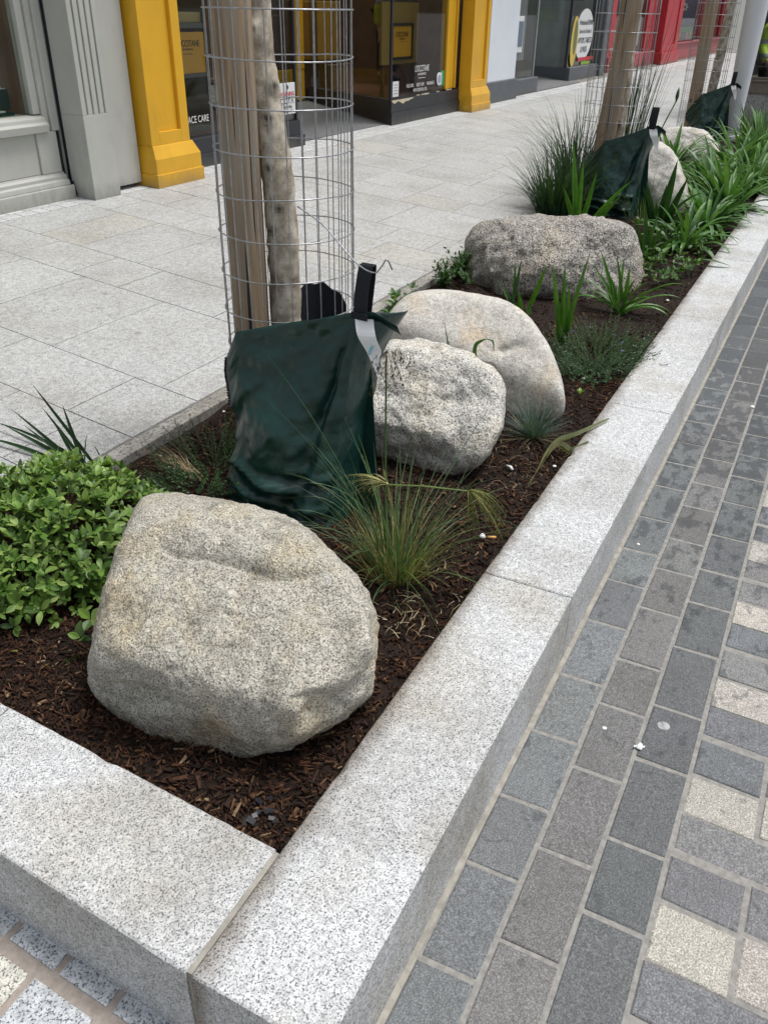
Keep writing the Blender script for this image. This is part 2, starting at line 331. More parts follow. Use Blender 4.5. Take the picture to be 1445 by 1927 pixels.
for joints, ya, yb, base, sk in (([.882, 1.12, 1.322, 1.55, 1.787, 2.058, 2.291, 2.498, 2.734, 2.996], .2395, .353, (.134, .143, .147), .02),
                             ([.986, 1.223, 1.482, 1.724, 1.923, 2.191, 2.428, 2.635, 2.887, 3.088], .1135, .2285, (.131, .130, .127), .01),
                             ([1.12, 1.318, 1.577, 1.783, 2.05, 2.291, 2.489, 2.727, 2.986], -.018, .1025, (.095, .102, .105), .0)):
    js = extend(joints, .235, -.6, 13.5)
    for a, c in zip(js, js[1:]): paver(pav, a+.0058, c-.0058, ya, yb, jit(base, .13, .015), -sk)
js = extend([1.064, 1.209, 1.335, 1.451, 1.582, 1.713, 1.836, 1.968, 2.099, 2.227, 2.357, 2.486, 2.603, 2.748, 2.862], .13, -.6, 13.5)
k0 = js.index(1.064)
for i, (a, c) in enumerate(zip(js, js[1:])):
    beige = (i-k0) % 3 == 0
    y = -.029; first = True; c_ = i % 3
    while y > -1.5:
        L = (.15, .42, .15)[(i+k0) % 3] if first else random.choice((.19, .26, .33)); first = False
        base = (.335, .32, .285) if beige else random.choice(((.125, .132, .140), (.155, .155, .155), (.135, .138, .145)))
        paver(pav, a+G, c-G, y-L, y, jit(base, .10, .015), .04); y -= L+2*G-.002
tag(pav.build('street_paving', M['paver'], loc=(0, 0, 0)), kind='structure')
st = MB()
xr = .566; rows = 0
while xr > -.6:
    wd = .042 if rows == 0 else .10; y = .60+(.079 if rows == 0 else .02)-.36*(rows > 0)
    if rows > 0: y = .50
    while y < 2.4:
        L = .118 if rows == 0 else random.uniform(.125, .16)
        base = (.80, .83, .86) if rows == 0 else random.choice(((.92, .88, .77), (.88, .85, .77), (.82, .84, .86)))
        yy = y; paver(st, xr-wd+.045*(yy-.6), xr+.045*(yy-.6), yy, yy+L, jit(base, .08), .045); y += L+.016
    xr -= wd+.028; rows += 1
tag(st.build('sett_paving', M['sett'], loc=(0, 0, 0)), kind='structure')

# ------------------------------------------------------------------ planter
KH = .21
pl = thing('planter_wall', (.7, .5, 0), 'low pale granite kerb wall around the boulder planting bed', 'planter')
def slab(pts, name='granite_slab', z1=KH, z0=-.05, mat='kerb', sub=0):
    P = []
    for (ax, ay), (bx, by) in zip(pts, pts[1:]+pts[:1]):
        n = max(2, int(math.hypot(bx-ax, by-ay)/.016)); P += [(ax+(bx-ax)*q/n, ay+(by-ay)*q/n) for q in range(n)]
    cx = sum(p[0] for p in pts)/4; cy = sum(p[1] for p in pts)/4; n = len(P); lo = []; md = []; tp = []
    for q, (x, y) in enumerate(P):
        a = P[q-1]; c_ = P[(q+1) % n]; nrm = V((a[1]-c_[1], c_[0]-a[0])).normalized() if (a != c_) else V((0, 0))
        w_ = .0035+.0022*noise.noise(V((x*45, y*45, 1)))+max(0, noise.noise(V((x*11, y*11, 4)))-.34)*.030
        w_ = max(.0016, w_); ix, iy = x+nrm.x*w_, y+nrm.y*w_; d2 = w_*.9+.0015*noise.noise(V((x*60, y*60, 9)))
        lo.append((x, y, z0)); md.append((x, y, z1-d2)); tp.append((ix, iy, z1))
    b = MB(); b.add(lo+md+tp, [tuple(range(2*n, 3*n))]+[(q, (q+1) % n, n+(q+1) % n, n+q) for q in range(n)]+[(n+q, n+(q+1) % n, 2*n+(q+1) % n, 2*n+q) for q in range(n)])
    return b.build(name, M[mat], pl)
def fy(x): return .3685
xs = [.562, 1.850, 3.199, 4.512, 5.857, 7.15, 8.5, 9.8, 11.1, 12.4, 13.6]
for i, (a, c) in enumerate(zip(xs, xs[1:])):
    g0 = .0018 if i else 0; yin = .618
    slab([(a+g0, .3685), (c-.0018, .3685), (c-.0018, yin), (a+g0, yin)])
k = .045
def nx(y, inner): return (.826 if inner else .562)+k*(y-.622)
ys = [.627, 1.352, 2.30]
for a, c in zip(ys, ys[1:]):
    slab([(nx(a+.002, 0), a+.002), (nx(a+.002, 1), a+.002), (nx(c-.002, 1), c-.002), (nx(c-.002, 0), c-.002)], mat='kerb_near')
b = MB(); b.box(.566, .822, .6185, .6285, 0, KH-.003); b.build('mortar_joint', M['mortar'], pl)
b = MB(); b.box(.575, 13.6, .3545, .368, -.01, .004); b.build('mortar_joint', M['mortar'], pl)
b = MB()
x = 1.0
while x < 13.4:
    L = random.uniform(.75, .95); b.prism([(x, Y0-.075), (x+L-.003, Y0-.075), (x+L-.003, Y0-.002), (x, Y0-.002)], .0, .199-random.uniform(0, .004)); x += L
b.build('edge_strip', m_granite('edge_granite', (.34, .33, .30), (.25, .24, .22), (.14, .135, .12), 90, .4, None, 0, 3, .4, .003, .85, dirt=.5), pl, bevel=.004)

def mz(x, y):
    return MZ+.018*noise.noise(V((x*2.1, y*2.1, 3)))+.010*noise.noise(V((x*9, y*9, 7)))
nxg, nyg = 420, 110
b = MB(); vs = []; fs = []
for i in range(nxg+1):
    x = .6+(13.5-.6)*(i/nxg)**1.6
    for j in range(nyg+1):
        y = .60+(Y0-.60)*j/nyg; vs.append((x, y, mz(x, y)+.004*noise.noise(V((x*60, y*60, 0)))))
for i in range(nxg):
    for j in range(nyg): a = i*(nyg+1)+j; fs.append((a, a+nyg+1, a+nyg+2, a+1))
b.add(vs, fs); tag(b.build('planting_soil', M['soil'], loc=(0, 0, 0), smooth=True), kind='structure')
b = MB()
CH = [((.052, .024, .014), 5), ((.030, .0150, .0095), 7), ((.080, .038, .020), 3), ((.12, .068, .036), 1.2), ((.017, .011, .008), 5), ((.22, .155, .09), .35)]
cw = [c[1] for c in CH]
def chip(b, x, y, s=1.):
    L = random.choice((.003, .004, .006, .008, .012))*random.uniform(.7, 1.4)*s; W = L*random.uniform(.12, .4); T = random.uniform(.0008, .003)
    if random.random() < .25: W = .0012; L *= 1.5
    an = random.uniform(0, 2*PI); e = random.gauss(0, .35)
    d = V((math.cos(an)*math.cos(e), math.sin(an)*math.cos(e), math.sin(e))); sd = V((-math.sin(an), math.cos(an), random.gauss(0, .3))).normalized()
    n = d.cross(sd); p = V((x, y, mz(x, y)+.002+random.random()*.006)); c = jit(random.choices(CH, cw)[0][0], .25)
    vs = []
    for sz in (-1, 1):
        for sx, sy in ((-1, -.8), (1, -.5), (.9, .6), (-.8, 1)): vs.append(p+d*L*sx+sd*W*sy+n*T*sz)
    b.add(vs, [(0,3,2,1),(4,5,6,7),(0,1,5,4),(1,2,6,5),(2,3,7,6),(3,0,4,7)], c)
for _ in range(34000):
    x = .8+3.2*random.random()**1.5; y = random.uniform(.63, 1.95); chip(b, x, y)
for _ in range(3500): chip(b, random.uniform(3.5, 7), random.uniform(.63, 1.95), 1.4)
tag(b.build('bark_mulch', M['chip'], loc=(0, 0, 0)), kind='stuff')

# ------------------------------------------------------------------ shop pavement
b = MB(); e = .004
b.add([(-30, Y0-.002, pz(Y0)-e), (150, Y0-.002, pz(Y0)-e), (150, 10, pz(10)-e), (-30, 10, pz(10)-e)], [(0,1,2,3)]); b.add([(-30,Y0-.002,-.02),(150,Y0-.002,-.02),(150,Y0-.002,pz(Y0)-e),(-30,Y0-.002,pz(Y0)-e)], [(0,1,2,3)])
tag(b.build('pavement_bedding', M['joint'], loc=(0, 0, 0)), kind='structure')
b = MB(); SKW = .095
js = [1.30, 1.67, 2.05, 2.43, 3.18, 3.55, 4.27, 4.64, 5.02, 5.40, 6.11, 6.50]
js = extend(js, .56, -4, 36)
YB = 4.655
for i, (a, c) in enumerate(zip(js, js[1:])):
    y = Y0-random.uniform(0, .35); first = True
    while y < YB:
        L = random.choice((.36, .48, .58, .66)) if not first else random.uniform(.38, .6); first = False
        y1 = min(y+L, YB); ya = max(y, Y0); 
        if YB-y1 < .15: y1 = YB
        g = .0022 if random.random() < .7 else .0035
        P = [(a+g+SKW*(ya-Y0), ya+g), (c-g+SKW*(ya-Y0), ya+g), (c-g+SKW*(y1-Y0), y1-g), (a+g+SKW*(y1-Y0), y1-g)]
        cc = jit((1, 1, 1), .045); 
        if random.random() < .07: cc = (cc[0]*.98, cc[1]*.96, cc[2]*.91)
        b.prism(P, lambda p: pz(p[1])-.01, lambda p: pz(p[1]), cc); y = y1
# small setts along the shop fronts
for r in range(3):
    x = -3
    while x < 36:
        L = random.uniform(.09, .15); ya = YB+.004+.105*r
        b.prism([(x, ya), (x+L-.006, ya), (x+L-.006, ya+.099), (x, ya+.099)], lambda p: pz(p[1])-.01, lambda p: pz(p[1]), jit((1.22, 1.23, 1.25), .06)); x += L
tag(b.build('pavement', M['slab'], loc=(0, 0, 0)), kind='structure')
# entrance floors
b = MB(); b.add([(7.72, 4.97, pz(4.97)+.004), (10.0, 4.97, pz(4.97)+.004), (11.4, 6.95, pz(6.95)+.004), (7.72, 6.95, pz(6.95)+.004)], [(0,1,2,3)], (.36, .37, .39))
b.add([(15.4, 5.0, pz(5.0)+.004), (18.1, 5.0, pz(5.0)+.004), (20, 7.5, pz(7.5)+.004), (15.4, 7.5, pz(7.5)+.004)], [(0,1,2,3)], (.40, .40, .41))
tag(b.build('entrance_pavement', M['slab'], loc=(0, 0, 0)), kind='structure')

# ------------------------------------------------------------------ boulders
def ico(sub):
    me = bpy.data.meshes.new('tmp'); import bmesh
    bm = bmesh.new(); bmesh.ops.create_icosphere(bm, subdivisions=sub, radius=1); bm.to_mesh(me); bm.free()
    v = np.array([tuple(x.co) for x in me.vertices]); f = [tuple(p.vertices) for p in me.polygons]; bpy.data.meshes.remove(me); return v, f
class Rock:
    def __init__(s, outline, c, extra, k=18, grow=1.045):
        s.c = np.array(c, float); N = []; Hh = []
        e = np.array(EYE); rays = [np.array(ray(*p)) for p in outline]
        for a, b_ in zip(rays, rays[1:]+rays[:1]):
            n = np.cross(a, b_); n /= np.linalg.norm(n); h = n @ (e-s.c)
            if h < 0: n, h = -n, -h
            N.append(n); Hh.append(h*grow)
        for n, h in extra: n = np.array(n, float); n /= np.linalg.norm(n); N.append(n); Hh.append(h)
        s.N = np.array(N); s.H = np.array(Hh); s.k = k
    def r(s, d):
        q = np.clip(d @ s.N.T, 0, None)/s.H
        return (q**s.k).sum(-1)**(-1/s.k)
    def hit(s, px):
        d = np.array(ray(*px)); d /= np.linalg.norm(d); e = np.array(EYE); tc = d @ (s.c-e)
        for t_ in np.linspace(tc-.7, tc+.5, 1200):
            p = e+d*t_; q = p-s.c; l = np.linalg.norm(q)
            if l < s.r((q/l)[None])[0]: return p
        return e+d*tc
    def build(s, name, mat, sub, seed, amp, dents, label, cat='boulder', fine=1.):
        v, f = ico(sub); R = s.r(v); P = s.c+v*R[:, None]
        out = np.zeros(len(P))
        for kind, pts, w_, dep in dents:
            hp = [s.hit(p) for p in pts]
            if len(hp) == 1: hp = hp*2
            best = np.full(len(P), 1e9)
            for a, b_ in zip(hp, hp[1:]):
                ab = b_-a; L = max(ab @ ab, 1e-9); t_ = np.clip(((P-a) @ ab)/L, 0, 1); best = np.minimum(best, np.linalg.norm(P-(a+t_[:, None]*ab), axis=1))
            out -= dep*np.exp(-(best/w_)**2)
        for i, p in enumerate(P):
            q = V(p)+V((seed*3.1, 0, 0))
            out[i] += amp*(noise.fractal(q*5, 1., 2., 3)*.55+noise.fractal(q*16, 1., 2., 4)*.34*fine+noise.noise(q*70)*.10*fine)
        P = P+v*out[:, None]
        b = MB(); b.add([tuple(p) for p in P], f)
        return tag(b.build(name, M[mat], smooth=True), label, cat)
O1 = [(262,935),(285,922),(330,917),(380,926),(430,920),(470,933),(520,963),(570,994),(620,1040),(660,1085),(688,1130),(698,1190),(699,1260),(694,1310),(655,1345),(600,1378),(540,1403),(450,1424),(400,1428),(330,1416),(280,1390),(225,1368),(188,1330),(168,1285),(166,1240),(182,1180),(198,1100),(213,1055),(243,985)]
def mean(o): return (sum(p[0] for p in o)/len(o), sum(p[1] for p in o)/len(o))
c1 = gX(435, 1180, 1.22)
rk = Rock(O1, c1, [((-.385, -.10, .92), .185), ((-1, -.10, -.04), .252), ((-.35, -1, -.15), .37), ((-.3, 1, -.1), .37), ((1, .1, .3), .30), ((.35, .1, 1), .27)], k=17, grow=1.085)
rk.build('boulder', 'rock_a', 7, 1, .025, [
    ('crease', [(300, 1026), (330, 1040), (400, 1046), (470, 1066), (530, 1082), (590, 1085)], .008, .017), ('ridge', [(270, 1000), (330, 996), (420, 1016), (520, 1050), (610, 1072)], .030, -.015), ('hollow', [(320, 1060), (450, 1092), (600, 1120)], .06, .006),
    ('hollow', [(200, 1305), (300, 1315)], .04, .034), ('crease', [(180, 1268), (250, 1266), (305, 1275), (320, 1305)], .012, .014), ('hollow', [(600, 1335), (680, 1295)], .035, .026), ('crease', [(560, 1320), (610, 1310), (655, 1332)], .010, .014), ('hollow', [(430, 1405), (300, 1370)], .05, .012), ('hollow', [(640, 1180)], .05, .010), ('crease', [(430, 960), (520, 990)], .012, .006)],
    'large tan granite boulder with a creased top, in the front corner beside the bush')
O2 = [(672,700),(690,662),(745,640),(800,634),(850,649),(900,678),(938,715),(947,760),(944,800),(925,838),(900,873),(860,893),(800,900),(745,884),(705,852),(685,800),(672,745)]
c2 = gX(810, 770, 2.62)
rk2 = Rock(O2, c2, grow=1.06, extra= [((-.75, -.1, .7), .21), ((-1, 0, -.2), .25), ((1, 0, .2), .22), ((.2, 0, 1), .24)], k=16)
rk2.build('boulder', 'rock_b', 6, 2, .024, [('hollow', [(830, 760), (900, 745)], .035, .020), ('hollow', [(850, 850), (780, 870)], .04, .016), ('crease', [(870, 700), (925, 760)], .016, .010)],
    'round whitish rough boulder between the nearest green watering bag and the smooth cream boulder', fine=1.5)
O3 = [(715,640),(728,600),(745,572),(775,553),(830,543),(890,546),(940,559),(985,588),(1020,630),(1045,680),(1059,730),(1063,772),(1040,798),(990,812),(940,820),(860,815),(780,760),(735,690)]
c3 = gX(905, 690, 3.20)
rk3 = Rock(O3, c3, grow=1.06, extra= [((-.7, -.15, .8), .225), ((-1, 0, .05), .20), ((1, 0, .2), .28), ((.2, 0, 1), .30)], k=16)
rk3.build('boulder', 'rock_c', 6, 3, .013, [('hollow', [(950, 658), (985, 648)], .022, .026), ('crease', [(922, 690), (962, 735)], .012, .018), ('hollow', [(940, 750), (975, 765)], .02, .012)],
    'smooth cream boulder with a dimple in its side, behind the round whitish boulder', fine=.6)
O4 = [(876,500),(884,452),(908,414),(940,396),(1000,403),(1040,402),(1085,396),(1150,391),(1172,399),(1192,440),(1205,495),(1207,525),(1180,560),(1110,580),(1040,592),(990,597),(930,572),(885,552)]
c4 = gX(1040, 490, 4.95)
rk4 = Rock(O4, c4, grow=1.075, extra= [((-.55, -.25, .9), .33), ((-1, -.55, -.25), .43), ((-.8, .6, .3), .42), ((-.5, -.85, .3), .37), ((-.6, .35, .8), .33), ((1, .2, .1), .40), ((.15, .1, 1), .36)], k=17)
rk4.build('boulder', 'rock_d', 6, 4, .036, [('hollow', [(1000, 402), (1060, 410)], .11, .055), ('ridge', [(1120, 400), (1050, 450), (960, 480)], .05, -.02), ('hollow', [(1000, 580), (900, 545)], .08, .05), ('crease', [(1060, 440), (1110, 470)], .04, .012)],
    'broad dark coarse boulder with a sagging top, in front of the second tree', fine=1.3)
O5 = [(1150,330),(1165,290),(1190,272),(1220,268),(1250,271),(1268,284),(1280,310),(1292,350),(1298,385),(1285,410),(1230,425),(1170,420),(1150,380)]
c5 = gX(1225, 345, 7.55)
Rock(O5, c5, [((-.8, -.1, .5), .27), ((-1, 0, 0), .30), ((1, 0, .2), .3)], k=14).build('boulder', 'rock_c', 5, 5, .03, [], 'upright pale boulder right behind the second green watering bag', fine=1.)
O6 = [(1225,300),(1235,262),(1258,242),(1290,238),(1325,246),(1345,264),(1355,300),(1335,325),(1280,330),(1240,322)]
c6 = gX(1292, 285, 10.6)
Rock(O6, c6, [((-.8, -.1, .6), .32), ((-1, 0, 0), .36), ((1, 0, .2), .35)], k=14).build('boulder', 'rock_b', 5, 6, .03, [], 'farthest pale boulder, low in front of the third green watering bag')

# ------------------------------------------------------------------ trees, stakes, cages, watering bags
TREES = [((2.35, 1.56), 'nearest', 'the nearest'), ((7.40, 1.74), 'second', 'the second'), ((12.6, 1.86), 'farthest', 'the farthest')]
def pl_(pts, n):                                                     # smooth a polyline
    pts = [V(p) for p in pts]; out = []
    for i in range(len(pts)-1):
        p0 = pts[max(i-1, 0)]; p1 = pts[i]; p2 = pts[i+1]; p3 = pts[min(i+2, len(pts)-1)]
        for j in range(n):
            t_ = j/n; out.append(.5*((2*p1)+(p2-p0)*t_+(2*p0-5*p1+4*p2-p3)*t_*t_+(3*p1-p0-3*p2+p3)*t_**3))
    out.append(pts[-1]); return out
tw = ['slender bare tree trunk with knots and flaky bark inside the nearest wire cage', 'pale bare tree trunk inside the second wire cage behind the dark coarse boulder', 'bare tree trunk inside the farthest wire cage beside the white pole']
sw = ['thick split timber stake inside the nearest wire cage, left of the knotty trunk', 'brown timber stake inside the second wire cage, beside the tall dark grass', 'dark timber stake in the farthest wire cage, in front of the red shop']
gw = ['galvanised wire mesh cage around the nearest tree and stake', 'galvanised wire mesh cage around the second tree, above the second watering bag', 'galvanised wire mesh cage around the farthest tree beside the white pole']
def make_tree(i, base, pts, rad, knots):
    t_ = thing('tree', (base[0], base[1], MZ), tw[i], 'tree', 'young street trees in the planter')
    P = pl_([(base[0]+p[0], base[1]+p[1], p[2]) for p in pts], 30); b = MB(); n = len(P); k_ = 32
    vs = []; fs = []
    for j, p in enumerate(P):
        r = rad[0]+(rad[1]-rad[0])*j/(n-1)
        for a in range(k_):
            an = 2*PI*a/k_; d = V((math.cos(an), math.sin(an), 0)); q = p+d*r
            r2 = r*(1+.10*noise.noise(q*16+V((i*7, 0, 0)))+.05*noise.noise(q*50))
            for kz, ka, kr in knots:
                dd = math.hypot((p.z-kz)/.022, (((an-ka+PI) % (2*PI))-PI)/.36); r2 += kr*math.exp(-dd*dd)-kr*1.1*math.exp(-(dd*2.6)**2)
            vs.append(p+d*r2)
    for j in range(n-1):
        for a in range(k_):
            an = 2*PI*(a+.5)/k_; kd = 1.
            for kz, ka, kr in knots: kd = min(kd, 1-.85*math.exp(-math.hypot((P[j].z-kz)/.016, (((an-ka+PI) % (2*PI))-PI)/.30)**2)*(kr > .004))
            b.add([], []); b.f.append((j*k_+a, j*k_+(a+1) % k_, (j+1)*k_+(a+1) % k_, (j+1)*k_+a)); b.c.append((kd, kd, kd)); b.m.append(0)
    b.v = [tuple(q) for q in vs]; b.build('trunk', M['bark'], t_, smooth=True)
    br = MB(); top = P[-1]
    for an, L in ((.4, .8), (2.2, .9), (4.0, .7), (5.2, 1.)):
        br.tube([top-V((0, 0, .08)), top+V((math.cos(an)*.18*L, math.sin(an)*.18*L, .3*L)), top+V((math.cos(an)*.3*L, math.sin(an)*.3*L, .8*L))], [rad[1]*.6, rad[1]*.4, .006], 8)
    br.build('branches', M['bark'], t_, smooth=True)
    return t_
bc = PI+.5
for i, (tp, _, _) in enumerate(TREES):
    if i == 0:
        make_tree(0, tp, [(0,.01,.1),(0,.008,.45),(0,.01,.70),(0,.012,1.02),(0,.036,1.22),(0,.062,1.40),(0,.070,1.57),(0,.06,1.9),(0,.0,2.6)], (.052, .047),
                  [(1.49, PI+.3, .012), (1.33, PI-.6, .006), (1.345, PI+1.3, .008), (1.26, PI+.55, .010), (1.12, PI+.1, .009), (1.0, PI+.5, .006), (.93, PI-.2, .006), (.82, PI+.3, .004)])
    elif i == 1: make_tree(1, tp, [(0,-.06,.1),(0,-.05,.6),(0,-.045,1.1),(0,-.03,1.6),(0,-.02,2.6)], (.055, .044), [(.78, PI+.2, .012), (1.2, PI+.5, .01)])
    else: make_tree(2, tp, [(.1,-.05,.1),(.1,-.08,.8),(.1,-.10,1.2),(.1,-.11,1.7),(.1,-.1,2.6)], (.062, .050), [(1.1, PI, .01)])
def make_stake(i, x, y, r, lean=(0, 0)):
    b = MB(); vs = []; fs = []; k_ = 22; n = 40; gap = PI+.55
    for j in range(n+1):
        z = .05+j*.047
        for a in range(k_):
            an = 2*PI*a/k_; q = r*(1+.035*noise.noise(V((math.cos(an)*2, math.sin(an)*2, z*1.5+i*9)))-.05*math.exp(-((((an-gap+PI) % (2*PI))-PI+.04*math.sin(z*4))/.12)**2))
            vs.append((x+lean[0]*z+math.cos(an)*q, y+lean[1]*z+math.sin(an)*q, z))
    for j in range(n):
        for a in range(k_): fs.append((j*k_+a, j*k_+(a+1) % k_, (j+1)*k_+(a+1) % k_, (j+1)*k_+a))
    fs.append(tuple(range(n*k_, (n+1)*k_))); b.add(vs, fs)
    return tag(b.build('tree_stake', M['wood'], smooth=True), sw[i], 'stake', 'timber stakes beside the trees')
make_stake(0, 2.27, 1.655, .058); make_stake(1, 7.22, 1.80, .075, (0, -.075)); make_stake(2, 12.4, 1.93, .078, (0, .0))
CR, CT = .212, 1.78
def make_cage(i, cx, cy, r, lean=(0, 0)):
    t_ = thing('wire_cage', (cx, cy, MZ), gw[i], 'tree guard', 'wire cages around the trees')
    b = MB(); NV = 29
    for a in range(NV):
        an = 2*PI*a/NV+.07; rr = r*(1+.012*math.sin(a*3.1))
        if a == 20 and i == 0: rr = r*1.06
        pts = [(cx+math.cos(an)*rr*(1+.008*math.sin(z*5+a))+lean[0]*z, cy+math.sin(an)*rr*(1+.008*math.sin(z*4+a))+lean[1]*z, z) for z in np.linspace(.12, CT, 8)]
        b.tube(pts, .0018, 5)
    b.build('upright_wires', M['wire'], t_, smooth=True)
    z = 1.667
    while z > .15:
        b = MB(); dz = random.uniform(-.004, .004)
        b.tube([(cx+math.cos(2*PI*a/40)*(r+.003)*(1+.01*math.sin(a*.9+z*9))+lean[0]*z, cy+math.sin(2*PI*a/40)*(r+.003)*(1+.01*math.sin(a*.7+z*5))+lean[1]*z, z+dz*math.sin(a*.3)) for a in range(40)], .0021, 5, closed=True)
        b.build('hoop', M['wire'], t_, smooth=True); z -= .1215
    if i == 0:
        b = MB(); a0 = gX(560, 388, 2.115); a1 = gX(610, 425, 2.09); a2 = gX(668, 492, 2.045); a3 = gX(703, 513, 2.03); a4 = gX(728, 488, 2.03); a5 = gX(738, 507, 2.05)
        b.tube(pl_([a0, a1, a2, a3, a3+(a4-a3)*.6+V((0, 0, -.004)), a4, a5], 5), .0022, 5); b.build('tie_wire', M['wire'], t_, smooth=True)
    return t_
make_cage(0, 2.35, 1.550, CR); make_cage(1, 7.38, 1.745, .235, (0, 0)); make_cage(2, 12.55, 1.87, .25, (0, 0))

bw = ['sagging dark green watering bag hung on the nearest wire cage, black strap standing up', 'green watering bag behind the dark coarse boulder, half hidden by broad leaves', 'farthest green watering bag, beside the white pole']
def make_bag(i, org, ys, zs, d0):
    # org: base point; front sheet in local s (0 left..1 fold), then the side gusset back to the cage
    t_ = thing('watering_bag', org, bw[i], 'watering bag', 'green tree watering bags')
    ns, nz = 90, 64; vs = []; fs = []; Wd0 = .41*ys; Wd = .45
    PF = []
    for jz in range(nz+1):
        v = jz/nz; Wd = (.355+.11*v)*ys
        for js_ in range(ns+1):
            s_ = js_/ns
            # the sheet runs from the left edge (y high), along the front to the fold at .68, then back round the gusset
            sF = .66
            top_l, top_m, top_r = .44, .53, .66
            def topz(u):
                if i: return .31+.23*min(1, u/.34)**.8+.12*max(0, (u-.34)/.66)**1.2
                return top_l+(top_m-top_l)*min(1, u/.10)+(top_r-top_m)*max(0, (u-.10)/.90)
            if s_ <= sF:
                u = s_/sF; y = -Wd*u; x = 0.; zt = topz(u)
                flare = .06*math.sin(PI*min(1, v*1.1))*math.sin(PI*min(1, u*.95+.06))*(1-.55*v)
                x -= flare+.17*(1-v)**1.25-.012
                y += .012*math.sin(v*9)*(1-u)-.10*(1-v)+.02*(1-v)*u
            else:
                u = (s_-sF)/(1-sF); zt = .66-.03*u; fx = .012-.17*(1-v)**1.25
                wide = .012+.065*max(0, (v-.72)/.28)**1.5+.045*max(0, .35-v)
                y = -Wd-.08*(1-v)-wide*math.sin(u*PI*.62)*1.05; x = fx+u*.16-.05*math.sin(u*PI)*(1-v)
            z = zt*zs*v
            # folds: two long diagonal pleats hanging from the strap, slumped creases at the bottom
            y_, zz = -(y+.1*(1-v))/Wd, v
            ds = math.hypot((y_-1.0)*1.0, (1-v)*1.3)+1e-6; ang = math.atan2((1-v)*1.3, (1.0-y_)+1e-6)
            if s_ <= sF+.02:
                x += .026*math.exp(-((ang-1.27)/.085)**2)*min(1, ds*2.2)-.020*math.exp(-((ang-1.42)/.07)**2)*min(1, ds*2)-.014*math.exp(-((ang-.95)/.16)**2)*min(1, ds*1.6)
                x += .012*math.exp(-((ang-.55)/.10)**2)*min(1, ds)
                kk = max(0, .38-v)/.38
                for cy_, cz_, sl, aa in ((.25, .14, .55, .030), (.5, .20, .42, .026), (.1, .28, .7, .02), (.75, .12, .3, .03), (.35, .05, .5, .03), (.85, .26, .25, .018)):
                    q = (v-cz_)-sl*(.35*(cy_-y_)); x -= 1.5*aa*math.exp(-(q/.020)**2)*math.exp(-((y_-cy_)/.22)**2); x += aa*1.2*math.exp(-((q+.04)/.028)**2)*math.exp(-((y_-cy_)/.24)**2)
            nn = V((s_*3.2, v*3.5, i*4.)); x += .022*noise.noise(nn)*(1-v*.5)+.014*noise.noise(nn*2.7)*(1-v*.4)+.005*noise.noise(nn*7); y += .006*noise.noise(nn*2+V((5, 5, 5)))
            PF.append(V((org[0]+x*d0, org[1]+y, org[2]+z)))
    b = MB()
    for jz in range(nz):
        for js_ in range(ns): a = jz*(ns+1)+js_; fs.append((a, a+1, a+ns+2, a+ns+1))
    b.add(PF, fs)
    o = b.build('bag_sheet', M['bag'], t_, smooth=True)
    md = o.modifiers.new('thick', 'SOLIDIFY'); md.thickness = .004; md.offset = 1
    for vv in (.945, .975):                                             # stitched hem under the rim
        b = MB(); row = int(nz*vv); b.tube([PF[row*(ns+1)+q]+V((-.0018, 0, 0)) for q in range(0, int(ns*.66), 2)], .0011, 4); b.build('hem_stitching', M['strap'], t_)
    b = MB(); cs_ = int(ns*.055); b.tube([PF[q*(ns+1)+cs_]+V((-.0018, 0, 0)) for q in range(int(nz*.45), nz, 2)], .0011, 4); b.build('side_seam', M['strap'], t_)
    # back sheet: closes the bag, hanging against the cage
    b = MB(); vs = []; fs = []
    for jz in range(9):
        v = jz/8
        for js_ in range(9):
            u = js_/8; y = -(.45*ys)*u-.1*(1-v); vs.append((org[0]+(.05-.10*(1-v)+.06*u+.04*math.sin(PI*u))*d0, org[1]+y, org[2]+(.44+.20*u-.012)*zs*v))
    for jz in range(8):
        for js_ in range(8): a = jz*9+js_; fs.append((a, a+9, a+10, a+1))
    b.add(vs, fs); o = b.build('back_sheet', M['bag'], t_, smooth=True)
    # zip teeth down the upper left edge
    b = MB()
    for q in range(26):
        jz = int(nz*(.70+.30*q/26)); p = PF[min(nz, jz)*(ns+1)]; b.box(p.x-.002, p.x+.004, p.y+.000, p.y+.011, p.z-.0028, p.z+.0028)
    b.build('zip', M['strap'], t_)
    # strap loop, clip band and label
    fold = PF[nz*(ns+1)+int(ns*.66)]
    st_ = MB(); base = fold+V((-.004, .004, -.012)); tip = base+V((.022*d0, -.004, .135*zs)); wv = V((-.010, -.048, .002))
    n0 = V((-.004, .0, 0))
    def strip(mb, path, w_, th):
        vs = []
        for p in path:
            for q in (p, p+w_, p+w_+th, p+th): vs.append(q)
        fs = [(0,3,2,1)]
        for j in range(len(path)-1):
            for a in range(4): fs.append((j*4+a, j*4+(a+1) % 4, j*4+4+(a+1) % 4, j*4+4+a))
        fs.append(tuple(len(vs)-4+a for a in range(4))); mb.add(vs, fs)
    back = V((.020*d0, -.002, 0))
    strip(st_, pl_([base, base+V((.004*d0, 0, .06*zs)), tip, tip+back*.5+V((0, 0, .004)), tip+back-V((0, 0, .004)), base+back+V((0, 0, .0))], 4), wv, V((-.0018*d0, .0003, 0)))
    so_ = st_.build('strap', M['strap'], t_)
    bd = MB(); strip(bd, [base+V((-.005, .006, -.006)), base+V((-.005, .006, .014))], wv*1.22, V((-.003*d0, 0, 0))); bd.build('clip_band', M['strap'], so_, bevel=.001)
    fl = MB(); f0 = base+wv+V((.0, .012, .010))
